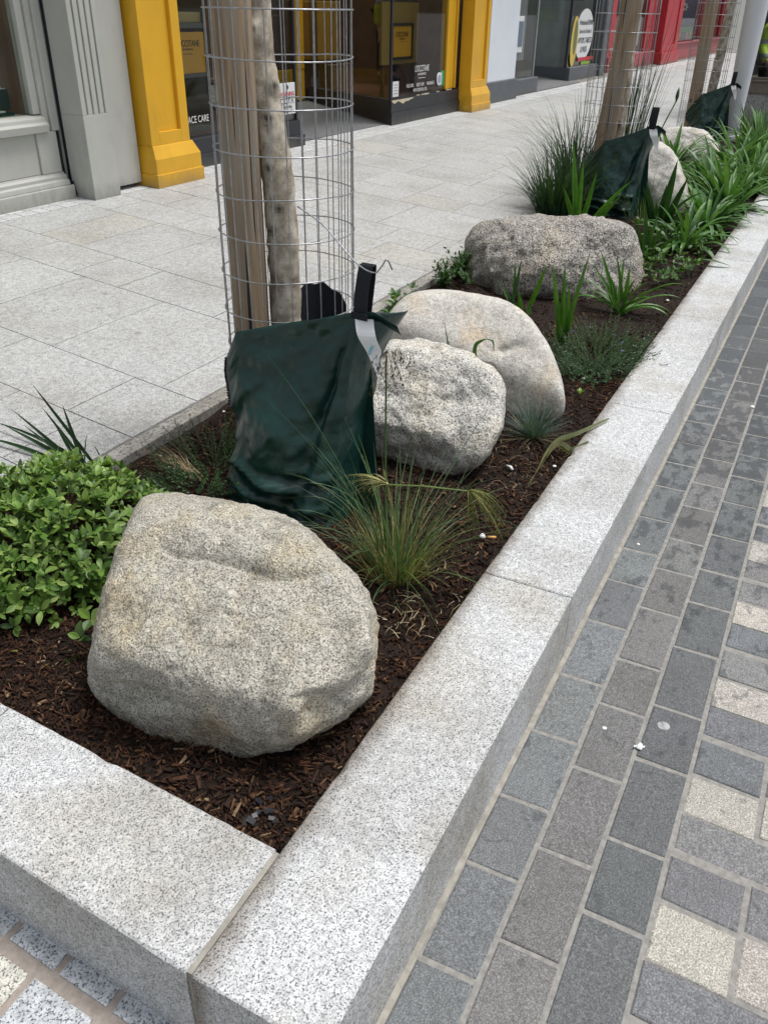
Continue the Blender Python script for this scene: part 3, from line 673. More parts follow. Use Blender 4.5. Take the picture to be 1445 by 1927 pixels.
    strip(fl, pl_([f0, f0+V((-.004, -.035, .012)), f0+V((.012, -.075, -.012)), f0+V((.025, -.095, -.028))], 4), V((.035*d0, .004, -.036)), V((.0, .0, .002))); fl.build('collar_flap', M['bag'], t_, smooth=True)
    tg = MB(); t0 = base+wv*.18+V((-.008, .0, -.004)); vs = []; path = pl_([t0, t0+V((-.018, -.018, -.042)), t0+V((-.010, -.046, -.092)), t0+V((-.014, -.080, -.155))], 5)
    ww = [.056, .056, .046, .008]; n = len(path)
    for j, p in enumerate(path):
        wj = np.interp(j/(n-1), [0, .3, .62, 1], ww); vs += [p, p+V((.006, -wj, .004))]
    tg.add(vs, [(2*j, 2*j+1, 2*j+3, 2*j+2) for j in range(n-1)]); to = tg.build('label', M['tagm'], t_)
    md = to.modifiers.new('thick', 'SOLIDIFY'); md.thickness = .001
    if i == 0:
        mk = MB(); cpt = path[n//2+1]+V((-.004, -.022, .002))
        for q in range(5): mk.tube([cpt+V((-.0012, -.003+q*.003-.004*math.cos(a*1.3+q), .012-q*.006+.003*math.sin(a*1.3))) for a in range(5)], .0012, 4, col=(.12, .50, .62))
        mk.build('print_mark', M['plain'], to)
    return t_
make_bag(0, (2.045, 1.600, .15), 1., 1., 1.)
make_bag(1, (7.10, 1.86, .155), 1.0, 1.0, 1.)
make_bag(2, (12.3, 1.98, .155), 1.0, 1.0, 1.)
b = MB(); vs = []; 
for q in range(9):
    an = 1.9-q*.30; z = .685+.055*math.sin(q/8*PI)+.012*(q % 2); x_, y_ = 2.35+.10*math.cos(an)+.02, 1.50+.105*math.sin(an)-.055; vs += [(x_, y_, .5), (x_, y_, z)]
b.add(vs, [(2*q, 2*q+1, 2*q+3, 2*q+2) for q in range(8)])
o = b.build('inner_bag', M['strap']); md = o.modifiers.new('thick', 'SOLIDIFY'); md.thickness = .004
tag(o, 'black inner bag with a toothed edge inside the nearest wire cage, behind the trunk', 'bag')

# ------------------------------------------------------------------ plants
UP = V((0, 0, 1))
def leafstrip(b, P, wid, col, fold=.25, side=None, tipcol=None):
    n = len(P); vs = []
    for i, p in enumerate(P):
        t_ = (P[min(i+1, n-1)]-P[max(i-1, 0)]).normalized()
        sd = t_.cross(UP) if side is None else side-t_*side.dot(t_)
        if sd.length < 1e-3: sd = V((1, 0, 0))
        sd.normalize(); nr = sd.cross(t_); w_ = wid(i/(n-1))*.5
        vs += [p-sd*w_+nr*w_*fold*2, p-nr*0, p+sd*w_+nr*w_*fold*2]
    k0 = len(b.v); b.v += [tuple(v) for v in vs]
    for i in range(n-1):
        a = k0+i*3; f = i/(n-1); c = col if tipcol is None else tuple(x+(y-x)*f for x, y in zip(col, tipcol))
        b.f += [(a, a+1, a+4, a+3), (a+1, a+2, a+5, a+4)]; b.c += [c, tuple(x*.93 for x in c)]; b.m += [0, 0]
def sword(w_): return lambda t_: w_*min(1., .45+t_*1.8)*max(.02, (1-t_**3.2))
def strap_w(w_): return lambda t_: w_*min(1., .6+t_*1.2)*max(.03, (1-t_**5))
def grass_w(w_): return lambda t_: w_*max(.06, 1-t_**1.6)
def arc(p, az, el, L, bend, n=8, wob=.0, curl=1.):
    P = [V(p)]; 
    for i in range(n):
        e_ = el-bend*((i+.5)/n)**curl; a_ = az+wob*((i+.5)/n)
        P.append(P[-1]+V((math.cos(a_)*math.cos(e_), math.sin(a_)*math.cos(e_), math.sin(e_)))*L/n)
    return P
def bez(p0, p1, p2, n=9): p0, p1, p2 = V(p0), V(p1), V(p2); return [p0*(1-t_)**2+p1*2*t_*(1-t_)+p2*t_*t_ for t_ in [i/n for i in range(n+1)]]
U = random.uniform
# leafy evergreen bush
bu = thing('bush', (1.46, 1.70, MZ), 'dense rounded bush of small glossy green leaves, left of the large tan boulder', 'bush')
lb = MB(); sb = MB()
CB = V((1.38, 1.775, .16)); RB = (.375, .325, .272)
def leaf_at(b, p, d, n, L, Wd, col):
    sd = d.cross(n).normalized(); n = sd.cross(d).normalized(); vs = []
    prof = ((0, .06), (.2, .62), (.45, 1.), (.72, .80), (.9, .36), (1., .03)); cu = U(-.05, .22)
    for t_, w_ in prof:
        q = p+d*L*t_-n*L*cu*t_*t_; vs += [q-sd*Wd*.5*w_+n*Wd*.09*w_, q, q+sd*Wd*.5*w_+n*Wd*.09*w_]
    k0 = len(b.v); b.v += [tuple(v) for v in vs]
    for i in range(5):
        a = k0+i*3; b.f += [(a, a+1, a+4, a+3), (a+1, a+2, a+5, a+4)]; b.c += [col, tuple(x*.9 for x in col)]; b.m += [0, 0]
def rosette(b, p, d, n_, L, cols, wr=.47):
    o1 = d.orthogonal().normalized(); o2 = d.cross(o1); ph = U(0, 6)
    for i in range(n_):
        a = ph+2*PI*i/n_*1.0+U(-.3, .3)+(.5 if i > n_*.6 else 0); tilt = U(.35, 1.05)
        rd = o1*math.cos(a)+o2*math.sin(a); ld = (d*(1-tilt*.62)+rd*tilt).normalized(); nn = (d*tilt-rd*(1-tilt*.5)).normalized()
        l_ = L*U(.7, 1.25); leaf_at(b, p+rd*.002, ld, nn if nn.length > .1 else UP, l_, l_*U(wr*.85, wr*1.15), jit(random.choice(cols), .15, .06))
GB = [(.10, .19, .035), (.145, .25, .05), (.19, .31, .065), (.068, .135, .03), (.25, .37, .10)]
ng = 0
while ng < 1080:
    d = V((random.gauss(0, 1), random.gauss(0, 1), random.gauss(.25, 1))).normalized()
    if d.z < -.45: continue
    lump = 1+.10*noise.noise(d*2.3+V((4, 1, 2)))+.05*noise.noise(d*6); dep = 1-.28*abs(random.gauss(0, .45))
    p = CB+V((d.x*RB[0], d.y*RB[1], d.z*RB[2]))*lump*dep
    if p.z < .172 or p.y > 2.03 and p.z < .26: continue
    nd = (V((d.x/RB[0], d.y/RB[1], d.z/RB[2])).normalized()*.75+UP*.55+V((U(-.4, .4), U(-.4, .4), U(-.2, .3)))).normalized()
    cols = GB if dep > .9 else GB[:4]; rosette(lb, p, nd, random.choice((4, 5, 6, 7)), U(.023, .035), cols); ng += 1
    if random.random() < .3: sb.tube([p, p-nd*.04, CB+(p-CB)*.55], [.0012, .0015, .002], 4, col=(.10, .06, .03))
for px, X_ in (((152, 1200), 1.10), ((138, 1250), 1.08), ((170, 1165), 1.12)): 
    p = gX(*px, X_); rosette(lb, p, V((-.5, -.4, .8)).normalized(), 4, .034, GB[1:4], .62)
for _ in range(26):
    d = V((random.gauss(0, 1), random.gauss(0, 1), abs(random.gauss(0, .6)))).normalized()
    sb.tube([CB+V((U(-.1, .1), U(-.1, .1), 0)), CB+V((d.x*RB[0]*.5, d.y*RB[1]*.5, .10+d.z*.05)), CB+V((d.x*RB[0]*.9, d.y*RB[1]*.9, .05+d.z*RB[2]*.8))], [.006, .004, .002], 5, col=(.075, .048, .028))
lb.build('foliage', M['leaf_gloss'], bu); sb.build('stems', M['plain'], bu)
fl = MB(); 
for _ in range(9): 
    p = V((U(.93, 1.06), U(1.05, 1.75), 0)); p.z = mz(p.x, p.y)+.009; leaf_at(fl, p, V((U(-1, 1), U(-1, 1), .1)).normalized(), V((U(-.3,.3), U(-.3,.3), 1)), .03, .013, random.choice([(.22, .20, .06), (.12, .16, .04), (.20, .12, .05)]))
tag(fl.build('fallen_leaves', M['leaf'], loc=(1, 1.3, MZ)), kind='stuff')

def plant(name, p, label, cat, group=None): return thing(name, (p[0], p[1], mz(p[0], p[1])), label, cat, group)
# dark sword leaves behind the bush
pb = (1.78, 1.99); g_ = plant('iris', pb, 'dark green sword-leaved clump rising behind the leafy bush at the photo\'s left edge', 'plant'); b = MB()
for bp, tp in (((62,880),(60,722)),((75,870),(117,760)),((60,900),(8,800)),((80,880),(103,798)),((40,890),(22,770)),((30,900),(-30,790)),((85,880),(165,815)),((90,875),(175,838)),((20,900),(-60,820)),((70,880),(78,765)),((50,880),(45,800)),((35,890),(60,800))):
    p0 = V((pb[0]+U(-.05, .05), pb[1]+U(-.03, .03), .17)); p2 = gX(*tp, pb[0]+U(-.06, .06)); p1 = (p0+p2)/2+V((0, 0, .06 if tp[0] > 120 or tp[0] < 0 else .01))
    leafstrip(b, bez(p0, p1, p2), sword(U(.013, .022) if tp[0] < 120 else .006), jit((.022, .060, .022), .2), .3, V((.3, -1, 0)))
b.build('leaves', M['leaf_gloss'], g_)
def sprigs(name, cx, cy, rx, ry, n, L, cols, label, cat, w_=.0036, nl=26, el=(.5, 1.3), flowers=0, lean=None, z0=0.):
    g = plant(name, (cx, cy), label, cat); b = MB(); s_ = MB(); fb = MB()
    for i in range(n):
        a = U(0, 2*PI); r = math.sqrt(random.random()); x, y = cx+math.cos(a)*r*rx, cy+math.sin(a)*r*ry
        az = a+U(-.8, .8) if lean is None else lean+U(-1., 1.); P = arc((x, y, mz(x, y)+z0), az, U(*el), L*U(.6, 1.2), U(-.3, .5), 8)
        s_.tube(P, .0009, 3, col=(.07, .06, .035))
        for q in range(nl):
            f = (q+.5)/nl*.98+.02; k_ = min(7, int(f*8)); p = P[k_].lerp(P[k_+1], f*8-k_); t_ = (P[k_+1]-P[k_]).normalized()
            o = t_.orthogonal().normalized(); o2 = t_.cross(o); an = q*2.4; d = (t_*.75+(o*math.cos(an)+o2*math.sin(an))*.8).normalized()
            l_ = U(.010, .018)*(1.05-.45*f); sd = d.cross(t_).normalized()*w_*.5; c = jit(random.choice(cols), .2)
            b.add([p-sd, p+sd, p+d*l_*.6+sd*1.1, p+d*l_, p+d*l_*.6-sd*1.1], [(0,1,2,3,4)], c)
        if flowers and random.random() < flowers:
            p = P[random.randint(4, 8)]
            for q in range(2):
                c0 = p+V((U(-.006, .006), U(-.006, .006), U(0, .008)))
                vs = [c0]+[c0+V((math.cos(k_*.6283), math.sin(k_*.6283), .4))*(.0058 if k_ % 2 else .002) for k_ in range(10)]; fb = MB(); fb.add(vs, [(0, 1+k_, 1+(k_+1) % 10) for k_ in range(10)], jit((.33, .36, .72), .15)); fb.build('flower', M['leaf'], g)
    b.build('needles', M['leaf'], g); s_.build('stems', M['plain'], g)
    return g
sprigs('rosemary', 2.00, 1.68, .22, .17, 120, .15, [(.055, .125, .045), (.075, .16, .055), (.04, .095, .04)], 'thin dark rosemary sprigs between the leafy bush and the nearest watering bag', 'plant', el=(.5, 1.2))
# dead straw tuft
p0 = gz(372, 905, MZ); g_ = plant('straw_tuft', (p0.x, p0.y), 'dead straw-coloured grass tuft lying on the mulch behind the leafy bush', 'dry grass'); b = MB()
for i in range(80):
    tp = gz(U(262, 345), U(842, 892), .185); P = bez(p0+V((U(-.03, .03), U(-.03, .03), .0)), (p0+tp)/2+V((0, 0, U(.02, .07))), tp+V((U(-.04, .04), U(-.04, .04), U(0, .03))), 6)
    leafstrip(b, P, grass_w(.0020), jit(random.choice([(.34, .26, .15), (.24, .17, .095), (.42, .34, .22), (.16, .115, .07)]), .15), .1)
b.build('blades', M['straw'], g_)
# feather grass clump, centre
ps = gz(745, 1080, MZ); ps = V((ps.x, ps.y, mz(ps.x, ps.y)))
g_ = plant('feather_grass', (ps.x, ps.y), 'green and straw feather grass clump with drooping seed heads, right of the large tan boulder', 'grass clump'); b = MB(); bd = MB(); st2 = MB()
for i in range(320):
    a = U(0, 2*PI); r = .06*math.sqrt(random.random()); p = ps+V((math.cos(a)*r, math.sin(a)*r, -.005)); dry = random.random() < .58
    if dry: L = U(.10, .25); el = U(.75, 1.5); bend = U(-.1, .5); p += V((math.cos(a), math.sin(a), 0))*.012
    else: L = U(.18, .48); el = U(.85, 1.52); bend = U(.2, 1.5)
    c = random.choice([(.42, .34, .15), (.30, .27, .10), (.52, .44, .25), (.21, .23, .07)]) if dry else random.choice([(.075, .14, .05), (.10, .18, .06), (.05, .10, .04), (.15, .22, .07)])
    leafstrip(bd if dry else b, arc(p, a+U(-.6, .6), el, L, bend, 8, U(-.4, .4)), grass_w(U(.0028, .0050) if not dry else U(.0022, .0040)), jit(c, .2), .25)
# long individual blades seen against bag, boulder and kerb
for tp, ctl, x2, w_ in (((488,650),(640,830),1.72,.003),((493,743),(640,880),1.70,.003),((582,780),(650,900),1.72,.0045),((590,800),(640,900),1.70,.004),((560,910),(680,890),1.62,.005),((548,938),(660,905),1.66,.004),((545,960),(650,950),1.60,.005),((560,1000),(650,965),1.58,.004),((580,1020),(660,985),1.60,.004),((520,885),(660,905),1.75,.003),((930,755),(870,830),1.95,.005),((940,900),(850,900),1.95,.004),((945,1018),(860,1020),1.72,.004),((985,1005),(930,920),1.75,.004),((600,1440),(700,1280),1.20,.0055),((700,1180),(690,1090),1.50,.005),((770,1165),(720,1120),1.6,.004),((640,1060),(700,1000),1.62,.003),((850,830),(800,900),1.98,.004),((640,770),(690,860),1.8,.003),((830,1020),(800,1010),1.72,.003),((925,1085),(840,1090),1.66,.0022)):
    p2 = gX(*tp, x2); p1 = gX(*ctl, (ps.x+x2)/2)
    if p2.z < mz(p2.x, p2.y)+.004: p2.z = mz(p2.x, p2.y)+.005
    leafstrip(b, bez(ps+V((U(-.04, .04), U(-.04, .04), 0)), p1, p2, 10), grass_w(w_*1.25), jit(random.choice([(.075, .155, .065), (.095, .18, .075), (.055, .12, .055)]), .15), .25)
# seed stalks
s0 = gX(724, 1000, ps.x+.02); s1 = gX(727, 660, ps.x+.03)
st2.tube([ps+V((0, 0, 0)), s0, (s0+s1)/2, s1], [.0034, .0034, .003, .0018], 6, col=(.065, .125, .035))
st2.tube([gX(728, 912, ps.x-.02), gX(800, 915, ps.x-.01), gX(880, 924, ps.x+.02)], [.0026, .0024, .0018], 6, col=(.18, .25, .08))
st2.tube([ps+V((.02, -.02, 0)), gX(733, 930, ps.x-.02), gX(722, 885, ps.x-.01)], [.003, .003, .002], 6, col=(.22, .25, .07))
b.build('blades', M['leaf'], g_); bd.build('dry_blades', M['straw'], g_); st2.build('seed_stalks', M['leaf'], g_)
sh = MB()
def panicle(fr, tips, cols, ws, seeds, ctl_up):
    for tp in tips:
        P = bez(fr, (fr+tp)/2+V((0, 0, ctl_up)), tp, 8); leafstrip(sh, P, grass_w(ws), jit(random.choice(cols), .15), .1)
        for q in range(seeds):
            k_ = random.randint(4, 8); p = P[k_]; d = V((U(-.3, .3), U(-.5, .5), -1)).normalized()*U(.009, .019); sd = d.orthogonal().normalized()*.0024
            sh.add([p, p+d*.4+sd, p+d, p+d*.4-sd], [(0,1,2,3)], jit(random.choice(cols), .2))
panicle(s1, [gX(U(688, 790), U(672, 740), ps.x+U(-.03, .06)) for _ in range(24)], [(.09, .07, .035), (.14, .11, .055), (.06, .055, .03)], .0014, 11, .03)
panicle(gX(733, 915, ps.x-.02), [gX(U(622, 700), U(900, 960), ps.x+U(-.05, .02)) for _ in range(34)], [(.40, .38, .16), (.30, .31, .12), (.48, .44, .22)], .0026, 2, .05)
panicle(gX(880, 924, ps.x+.02), [gX(U(880, 962), U(945, 1010), ps.x+U(-.03, .05)) for _ in range(34)], [(.17, .19, .055), (.24, .24, .08), (.12, .15, .04)], .0022, 8, .04)
sh.build('seed_heads', M['straw'], g_)
b = MB()
for i in range(70):                                                   # loose straw lying on the mulch
    p = gz(U(690, 900), U(1060, 1240), MZ+.012); a = U(0, PI); L = U(.02, .07); p.z = mz(p.x, p.y)+.010
    if p.y < .64: continue
    leafstrip(b, [p, p+V((math.cos(a), math.sin(a), U(-.05, .1)))*L*.5, p+V((math.cos(a+.2), math.sin(a+.2), 0))*L], grass_w(.0022), jit(random.choice([(.42, .35, .22), (.32, .25, .13), (.5, .43, .3)]), .2), .1)
for i in range(60):
    p = gz(U(900, 1060), U(830, 930), MZ+.012); a = U(0, PI); L = U(.02, .06); p.z = mz(p.x, p.y)+.010
    if p.y < .65: continue
    leafstrip(b, bez(p, p+V((math.cos(a), math.sin(a), .3))*L*.5, p+V((math.cos(a+.6), math.sin(a+.6), 0))*L, 5), grass_w(.0018), jit(random.choice([(.30, .24, .16), (.2, .15, .1)]), .2), .1)
tag(b.build('straw_litter', M['straw'], loc=(1.8, .8, MZ)), kind='stuff')
# blue fescue
pf = gz(1004, 822, MZ); g_ = plant('blue_fescue', (pf.x, pf.y), 'small blue-grey fescue tuft in front of the smooth cream boulder', 'grass clump'); b = MB()
for i in range(330):
    a = U(0, 2*PI); el = U(.25, 1.5); dry = el < .55 and random.random() < .6
    leafstrip(b, arc(pf+V((math.cos(a)*U(0, .03), math.sin(a)*U(0, .03), -.003)), a, el, U(.12, .20), U(-.1, .6), 5), grass_w(.0023), jit((.25, .21, .12) if dry else random.choice([(.085, .145, .13), (.11, .175, .155), (.06, .105, .09)]), .2), .15)
b.build('blades', M['leaf'], g_)
# wilted leaf lying over the kerb
q0 = gz(994, 917, MZ+.012); q1 = gz(1040, 840, MZ+.035); q2 = gz(1090, 818, KH+.012); q3 = gz(1146, 789, KH+.008); g_ = plant('wilted_leaf', (q0.x, q0.y), 'long wilted olive leaf lying across the kerb beside the blue fescue', 'leaf'); b = MB()
leafstrip(b, pl_([q0, q1, q2, q3], 6), lambda t_: .006+.022*math.sin(PI*min(1, t_*.95))*(t_ > .2), (.24, .24, .11), .35, V((0, -.3, 1)), (.20, .24, .12))
leafstrip(b, pl_([q0+V((.01, .005, .003)), q1+V((.01, -.01, -.004)), gz(1075, 850, MZ+.03), gz(1108, 832, MZ+.05)], 6), lambda t_: .005+.026*math.sin(PI*min(1, t_*.95))*(t_ > .25), (.22, .21, .10), .35, V((0, -.3, 1)), (.17, .20, .10))
b.build('blades', M['leaf'], g_)
# sword-leaved fans
def fan(name, base, tips, X_, w_, col, label, cat='plant', sag=.0, dx=.05, glossy=False):
    g = plant(name, (base[0], base[1]), label, cat, None); b = MB(); z = mz(base[0], base[1])
    for tp in tips:
        p2 = gX(tp[0], tp[1], X_+U(-dx, dx)); p0 = V((base[0]+U(-.02, .02), base[1]+U(-.02, .02), z-.005))
        if p2.z < z: p2.z = z+.02
        s_ = tp[2] if len(tp) > 2 else sag; ww = tp[3] if len(tp) > 3 else w_
        L = (p2-p0).length
        leafstrip(b, bez(p0, (p0+p2)/2+V((U(-.01, .01), 0, s_*L)), p2, 10), (sword if s_ < .2 else strap_w)(ww*U(.85, 1.15)), jit(col, .18, .06), .28, V((.45, -1, 0)) if s_ < .15 else None)
    b.build('leaves', M['leaf_gloss'] if glossy else M['leaf'], g); return g
LG = (.075, .20, .022); MG = (.050, .135, .024); DG = (.030, .085, .024)
ob = gX(815, 650, 2.75); fan('crocosmia', (2.80, 1.10), [(836, 606)], 2.80, .013, MG, 'single green blade poking up between the round whitish and smooth cream boulders')
g_ = plant('crocosmia', (2.83, .99), 'bent green blade drooping over the top of the round whitish boulder', 'plant'); b = MB()
leafstrip(b, pl_([V((2.83, .99, MZ)), gX(893, 670, 2.84), gX(905, 640, 2.85), gX(926, 640, 2.84), gX(929, 662, 2.84)], 5), lambda t_: .015*(1-t_**2)+.001, MG, .3, V((.4, -1, 0))); b.build('leaves', M['leaf'], g_)
c_ = gz(1056, 655, MZ); fan('crocosmia', (c_.x, c_.y), [(1040,495),(1063,492),(1111,472),(1072,530),(1050,560),(1082,590),(1046,600)], c_.x, .026, LG, 'bright green sword-leaf fan beside the flowering rosemary, right of the smooth cream boulder')
c_ = gz(988, 590, MZ); fan('crocosmia', (c_.x, c_.y), [(1029,497),(1000,560),(975,545)], c_.x, .026, LG, 'broad bright green blade standing just left of the bright green sword-leaf fan')
c_ = gz(968, 575, MZ); fan('crocosmia', (c_.x, c_.y), [(970,492),(981,488),(945,540),(955,560),(985,560),(930,520,.1,.008)], c_.x, .019, MG, 'pair of pale green blades against the dark coarse boulder\'s left half')
c_ = gz(1165, 592, MZ); fan('agapanthus', (c_.x, c_.y), [(1175,480,.05),(1160,478,.1),(1130,470,.05),(1120,510,.15),(1090,525,.25),(1076,560,.35),(1075,585,.3),(1115,500,.12),(1195,525,.2),(1288,535,.3),(1255,545,.3),(1220,530,.25),(1265,590,.35),(1255,610,.35),(1130,640,.45),(1170,640,.45),(1225,560,.3),(1150,520,.1),(1185,500,.1),(1210,560,.25),(1100,545,.3),(1105,610,.35),(1140,540,.15),(1200,600,.3),(1280,560,.3)], c_.x, .022, (.070, .185, .026), 'arching strap-leaved agapanthus in the open in front of the dark coarse boulder', dx=.14)
ro = gz(1105, 672, MZ); 
sprigs('rosemary', ro.x-.02, ro.y-.04, .30, .19, 430, .14, [(.07, .145, .07), (.09, .175, .08), (.05, .11, .055)], 'low mat of grey-green rosemary with tiny blue flowers beside the kerb', 'plant', w_=.0036, nl=24, el=(.15, 1.2), flowers=.05)
w0 = gz(1090, 748, MZ); g_ = plant('seedling', (w0.x, w0.y), 'tiny lone green seedling in the mulch near the smooth cream boulder', 'seedling'); b = MB(); rosette(b, V((w0.x, w0.y, mz(w0.x, w0.y)+.02)), UP, 5, .028, [(.16, .27, .03), (.10, .22, .03)]); b.tube([V((w0.x, w0.y, MZ-.01)), V((w0.x, w0.y, mz(w0.x, w0.y)+.022))], .001, 4, col=(.1, .2, .03)); b.build('leaves', M['leaf'], g_)
# low weeds and ground cover
gcv = MB(); stm = MB()
def weeds(px, n, L, cols):
    for _ in range(n):
        p = gz(U(*px[:2]), U(*px[2:]), MZ); 
        if p.y < .66 or p.y > 1.98: continue
        z = mz(p.x, p.y); h = U(.02, .09); rosette(gcv, V((p.x, p.y, z+h)), (UP+V((U(-.5, .5), U(-.5, .5), 0))).normalized(), random.choice((4, 5, 6)), L*U(.7, 1.2), cols, .5)
        gcv.tube([V((p.x, p.y, z-.01)), V((p.x, p.y, z+h))], .001, 3, col=(.06, .12, .03))
weeds((1190, 1330, 440, 545), 150, .035, [(.055, .13, .03), (.08, .18, .035), (.04, .10, .025), (.12, .22, .04)])
weeds((1250, 1420, 395, 470), 90, .04, [(.055, .13, .03), (.08, .18, .035)])
weeds((815, 885, 490, 545), 75, .035, [(.03, .075, .022), (.045, .11, .028), (.08, .16, .035)])
weeds((720, 780, 560, 620), 26, .045, [(.05, .12, .03), (.16, .24, .12), (.09, .19, .035)])
weeds((1180, 1420, 270, 400), 110, .045, [(.05, .12, .03), (.07, .16, .03)])
tag(gcv.build('ground_cover', M['leaf'], loc=(5, 1, MZ)), kind='stuff')
for px, hh in (((835, 520), .13), ((866, 505), .17), ((880, 500), .15)):
    p = gz(px[0], px[1]+20, MZ); g_ = plant('shrub', (p.x, p.y), {835: 'low leafy sprig at the pavement edge, furthest left of the dark coarse boulder', 866: 'tallest leafy sprig touching the dark coarse boulder\'s left side', 880: 'leafy sprig half behind the dark coarse boulder\'s left end'}[px[0]], 'shrub'); b = MB()
    for i in range(12):
        a = U(0, 2*PI); P = arc((p.x, p.y, MZ), a, U(.9, 1.5), hh*U(.7, 1.2), U(0, .5), 6); b.tube(P, .0012, 3, col=(.06, .07, .03))
        for q in range(2, 7): rosette(b, P[q], (P[q]-P[q-1]).normalized(), 3, .026, [(.035, .085, .024), (.06, .14, .03)])
    b.build('leaves', M['leaf'], g_)
# crocosmia blades in front of the second bag
fan('crocosmia', (6.15, 1.60), [(1079,266),(1123,322),(1190,338,.12),(1098,300),(1150,372),(1170,365),(1145,400),(1060,350)], 6.15, .040, LG, 'tall bright green sword leaves in front of the second watering bag')
fan('crocosmia', (6.6, 1.12), [(1275,300,.0,.07),(1295,332,.03,.06),(1325,362,.25,.05),(1255,345,.05),(1210,350),(1216,340),(1235,380),(1245,400,.1),(1300,400,.25)], 6.5, .045, DG, 'dark broad sword leaves in front of the upright pale boulder', glossy=True)
fan('crocosmia', (5.75, 1.02), [(1213,372),(1250,420),(1276,440),(1240,395),(1225,420),(1262,470),(1200,420),(1290,455,.2)], 5.75, .030, MG, 'green sword-leaf clump at the dark coarse boulder\'s right end')
# agapanthus mass on the right
AG = [((8.3, 1.02), 40, .46, 'dark strap-leaved agapanthus clump right of the upright pale boulder'), ((7.6, .78), 38, .44, 'arching agapanthus clump overhanging the kerb, near the upright pale boulder'), ((6.9, .83), 34, .36, 'lower agapanthus clump whose leaf tips lie on the kerb above the weeds'), ((9.4, .95), 44, .55, 'large agapanthus clump in front of the white pole, spilling toward the kerb'), ((9.6, 1.60), 30, .42, 'agapanthus clump left of the farthest pale boulder, with a tall bud'), ((8.6, .70), 34, .5, 'agapanthus clump cut by the photo\'s right edge, hanging over the kerb'), ((10.8, .9), 36, .55, 'agapanthus clump just below the white pole\'s foot'), ((6.2, .86), 22, .30, 'smallest agapanthus clump, at the near end of the dark green mass')]
for (x, y), n, L, lab in AG:
    g = plant('agapanthus', (x, y), lab, 'plant', 'agapanthus clumps in the far bed'); b = MB()
    for i in range(n*2):
        a = U(0, 2*PI); r = U(0, .08); el = U(.55, 1.45)
        leafstrip(b, arc((x+math.cos(a)*r, y+math.sin(a)*r, MZ-.01), a, el, L*U(.8, 1.3), U(.5, 2.0)*(1.1 if el < 1.1 else .8), 10, U(-.3, .3), 1.3), strap_w(U(.028, .048)), jit(random.choice([(.065, .165, .04), (.085, .20, .05), (.05, .13, .035), (.115, .24, .06), (.13, .24, .10)]), .15), .18)
    b.build('leaves', M['leaf_gloss'], g)
    if lab.endswith('bud'):
        s_ = MB(); t0 = gX(1240, 250, x-.5); t1 = gX(1272, 190, x-.5); t2 = gX(1278, 163, x-.5)
        s_.tube([V((x-.1, y, MZ)), t0, t1], .006, 6, col=(.06, .13, .03)); s_.tube([t1, t1.lerp(t2, .35), t1.lerp(t2, .7), t2], [.007, .017, .012, .001], 8, col=(.055, .12, .035)); s_.build('flower_bud', M['leaf'], g, smooth=True)
b = MB(); g_ = plant('kerb_leaf', (5.7, .66), 'single strap leaf lying out over the kerb, lowest of the far green mass', 'leaf')
leafstrip(b, pl_([gz(1325, 488, KH+.03), gz(1345, 492, KH+.03), gz(1376, 500, KH+.012)], 6), lambda t_: .045*math.sin(PI*min(.97, .15+t_*.85)), (.075, .15, .06), .1); b.build('leaves', M['leaf'], g_)
# tall dark grass left of the second tree
def tallgrass(x, y, n, L, lab, cols, el=(.9, 1.5), w_=.007, bend=(.3, 1.6)):
    g = plant('tall_grass', (x, y), lab, 'grass clump'); b = MB()
    for i in range(n):
        a = U(0, 2*PI); r = .12*math.sqrt(random.random()); leafstrip(b, arc((x+math.cos(a)*r, y+math.sin(a)*r, MZ-.01), a+U(-.7, .7), U(*el), L*U(.5, 1.15), U(*bend), 10, U(-.4, .4), 1.6), grass_w(w_*U(.6, 1.2)), jit(random.choice(cols), .2), .2)
    b.build('blades', M['leaf'], g)
dg = [(.03, .07, .028), (.042, .095, .035), (.022, .052, .022)]
tallgrass(6.75, 1.96, 420, .62, 'dense dark grass left of the second tree, spilling onto the shop pavement', dg, (.95, 1.5), .010, (.2, 1.3))
tallgrass(7.5, 2.02, 330, .88, 'tallest dark arching grass, behind the second tree\'s stake', dg, (1.1, 1.52), .010, (.3, 1.7))
tallgrass(7.75, 1.72, 110, 1.35, 'upright dark grass growing up inside the second wire cage', dg, (1.35, 1.55), .012, (.0, .3))
tallgrass(6.95, 1.32, 60, .50, 'thin wispy grass between the second bag and the upright pale boulder', [(.06, .12, .04), (.12, .15, .06)], w_=.005)
tallgrass(10.4, .74, 130, .60, 'bright upright grass-leaved clump at the photo\'s right edge', [(.09, .20, .03), (.07, .16, .03), (.12, .24, .04)], (1.1, 1.5), .016, (.0, .7))
tallgrass(12.2, 1.15, 50, .55, 'sparse green blades growing at the white pole\'s foot', [(.06, .15, .03), (.05, .12, .03)], (1.0, 1.5), .022, (.1, .9))

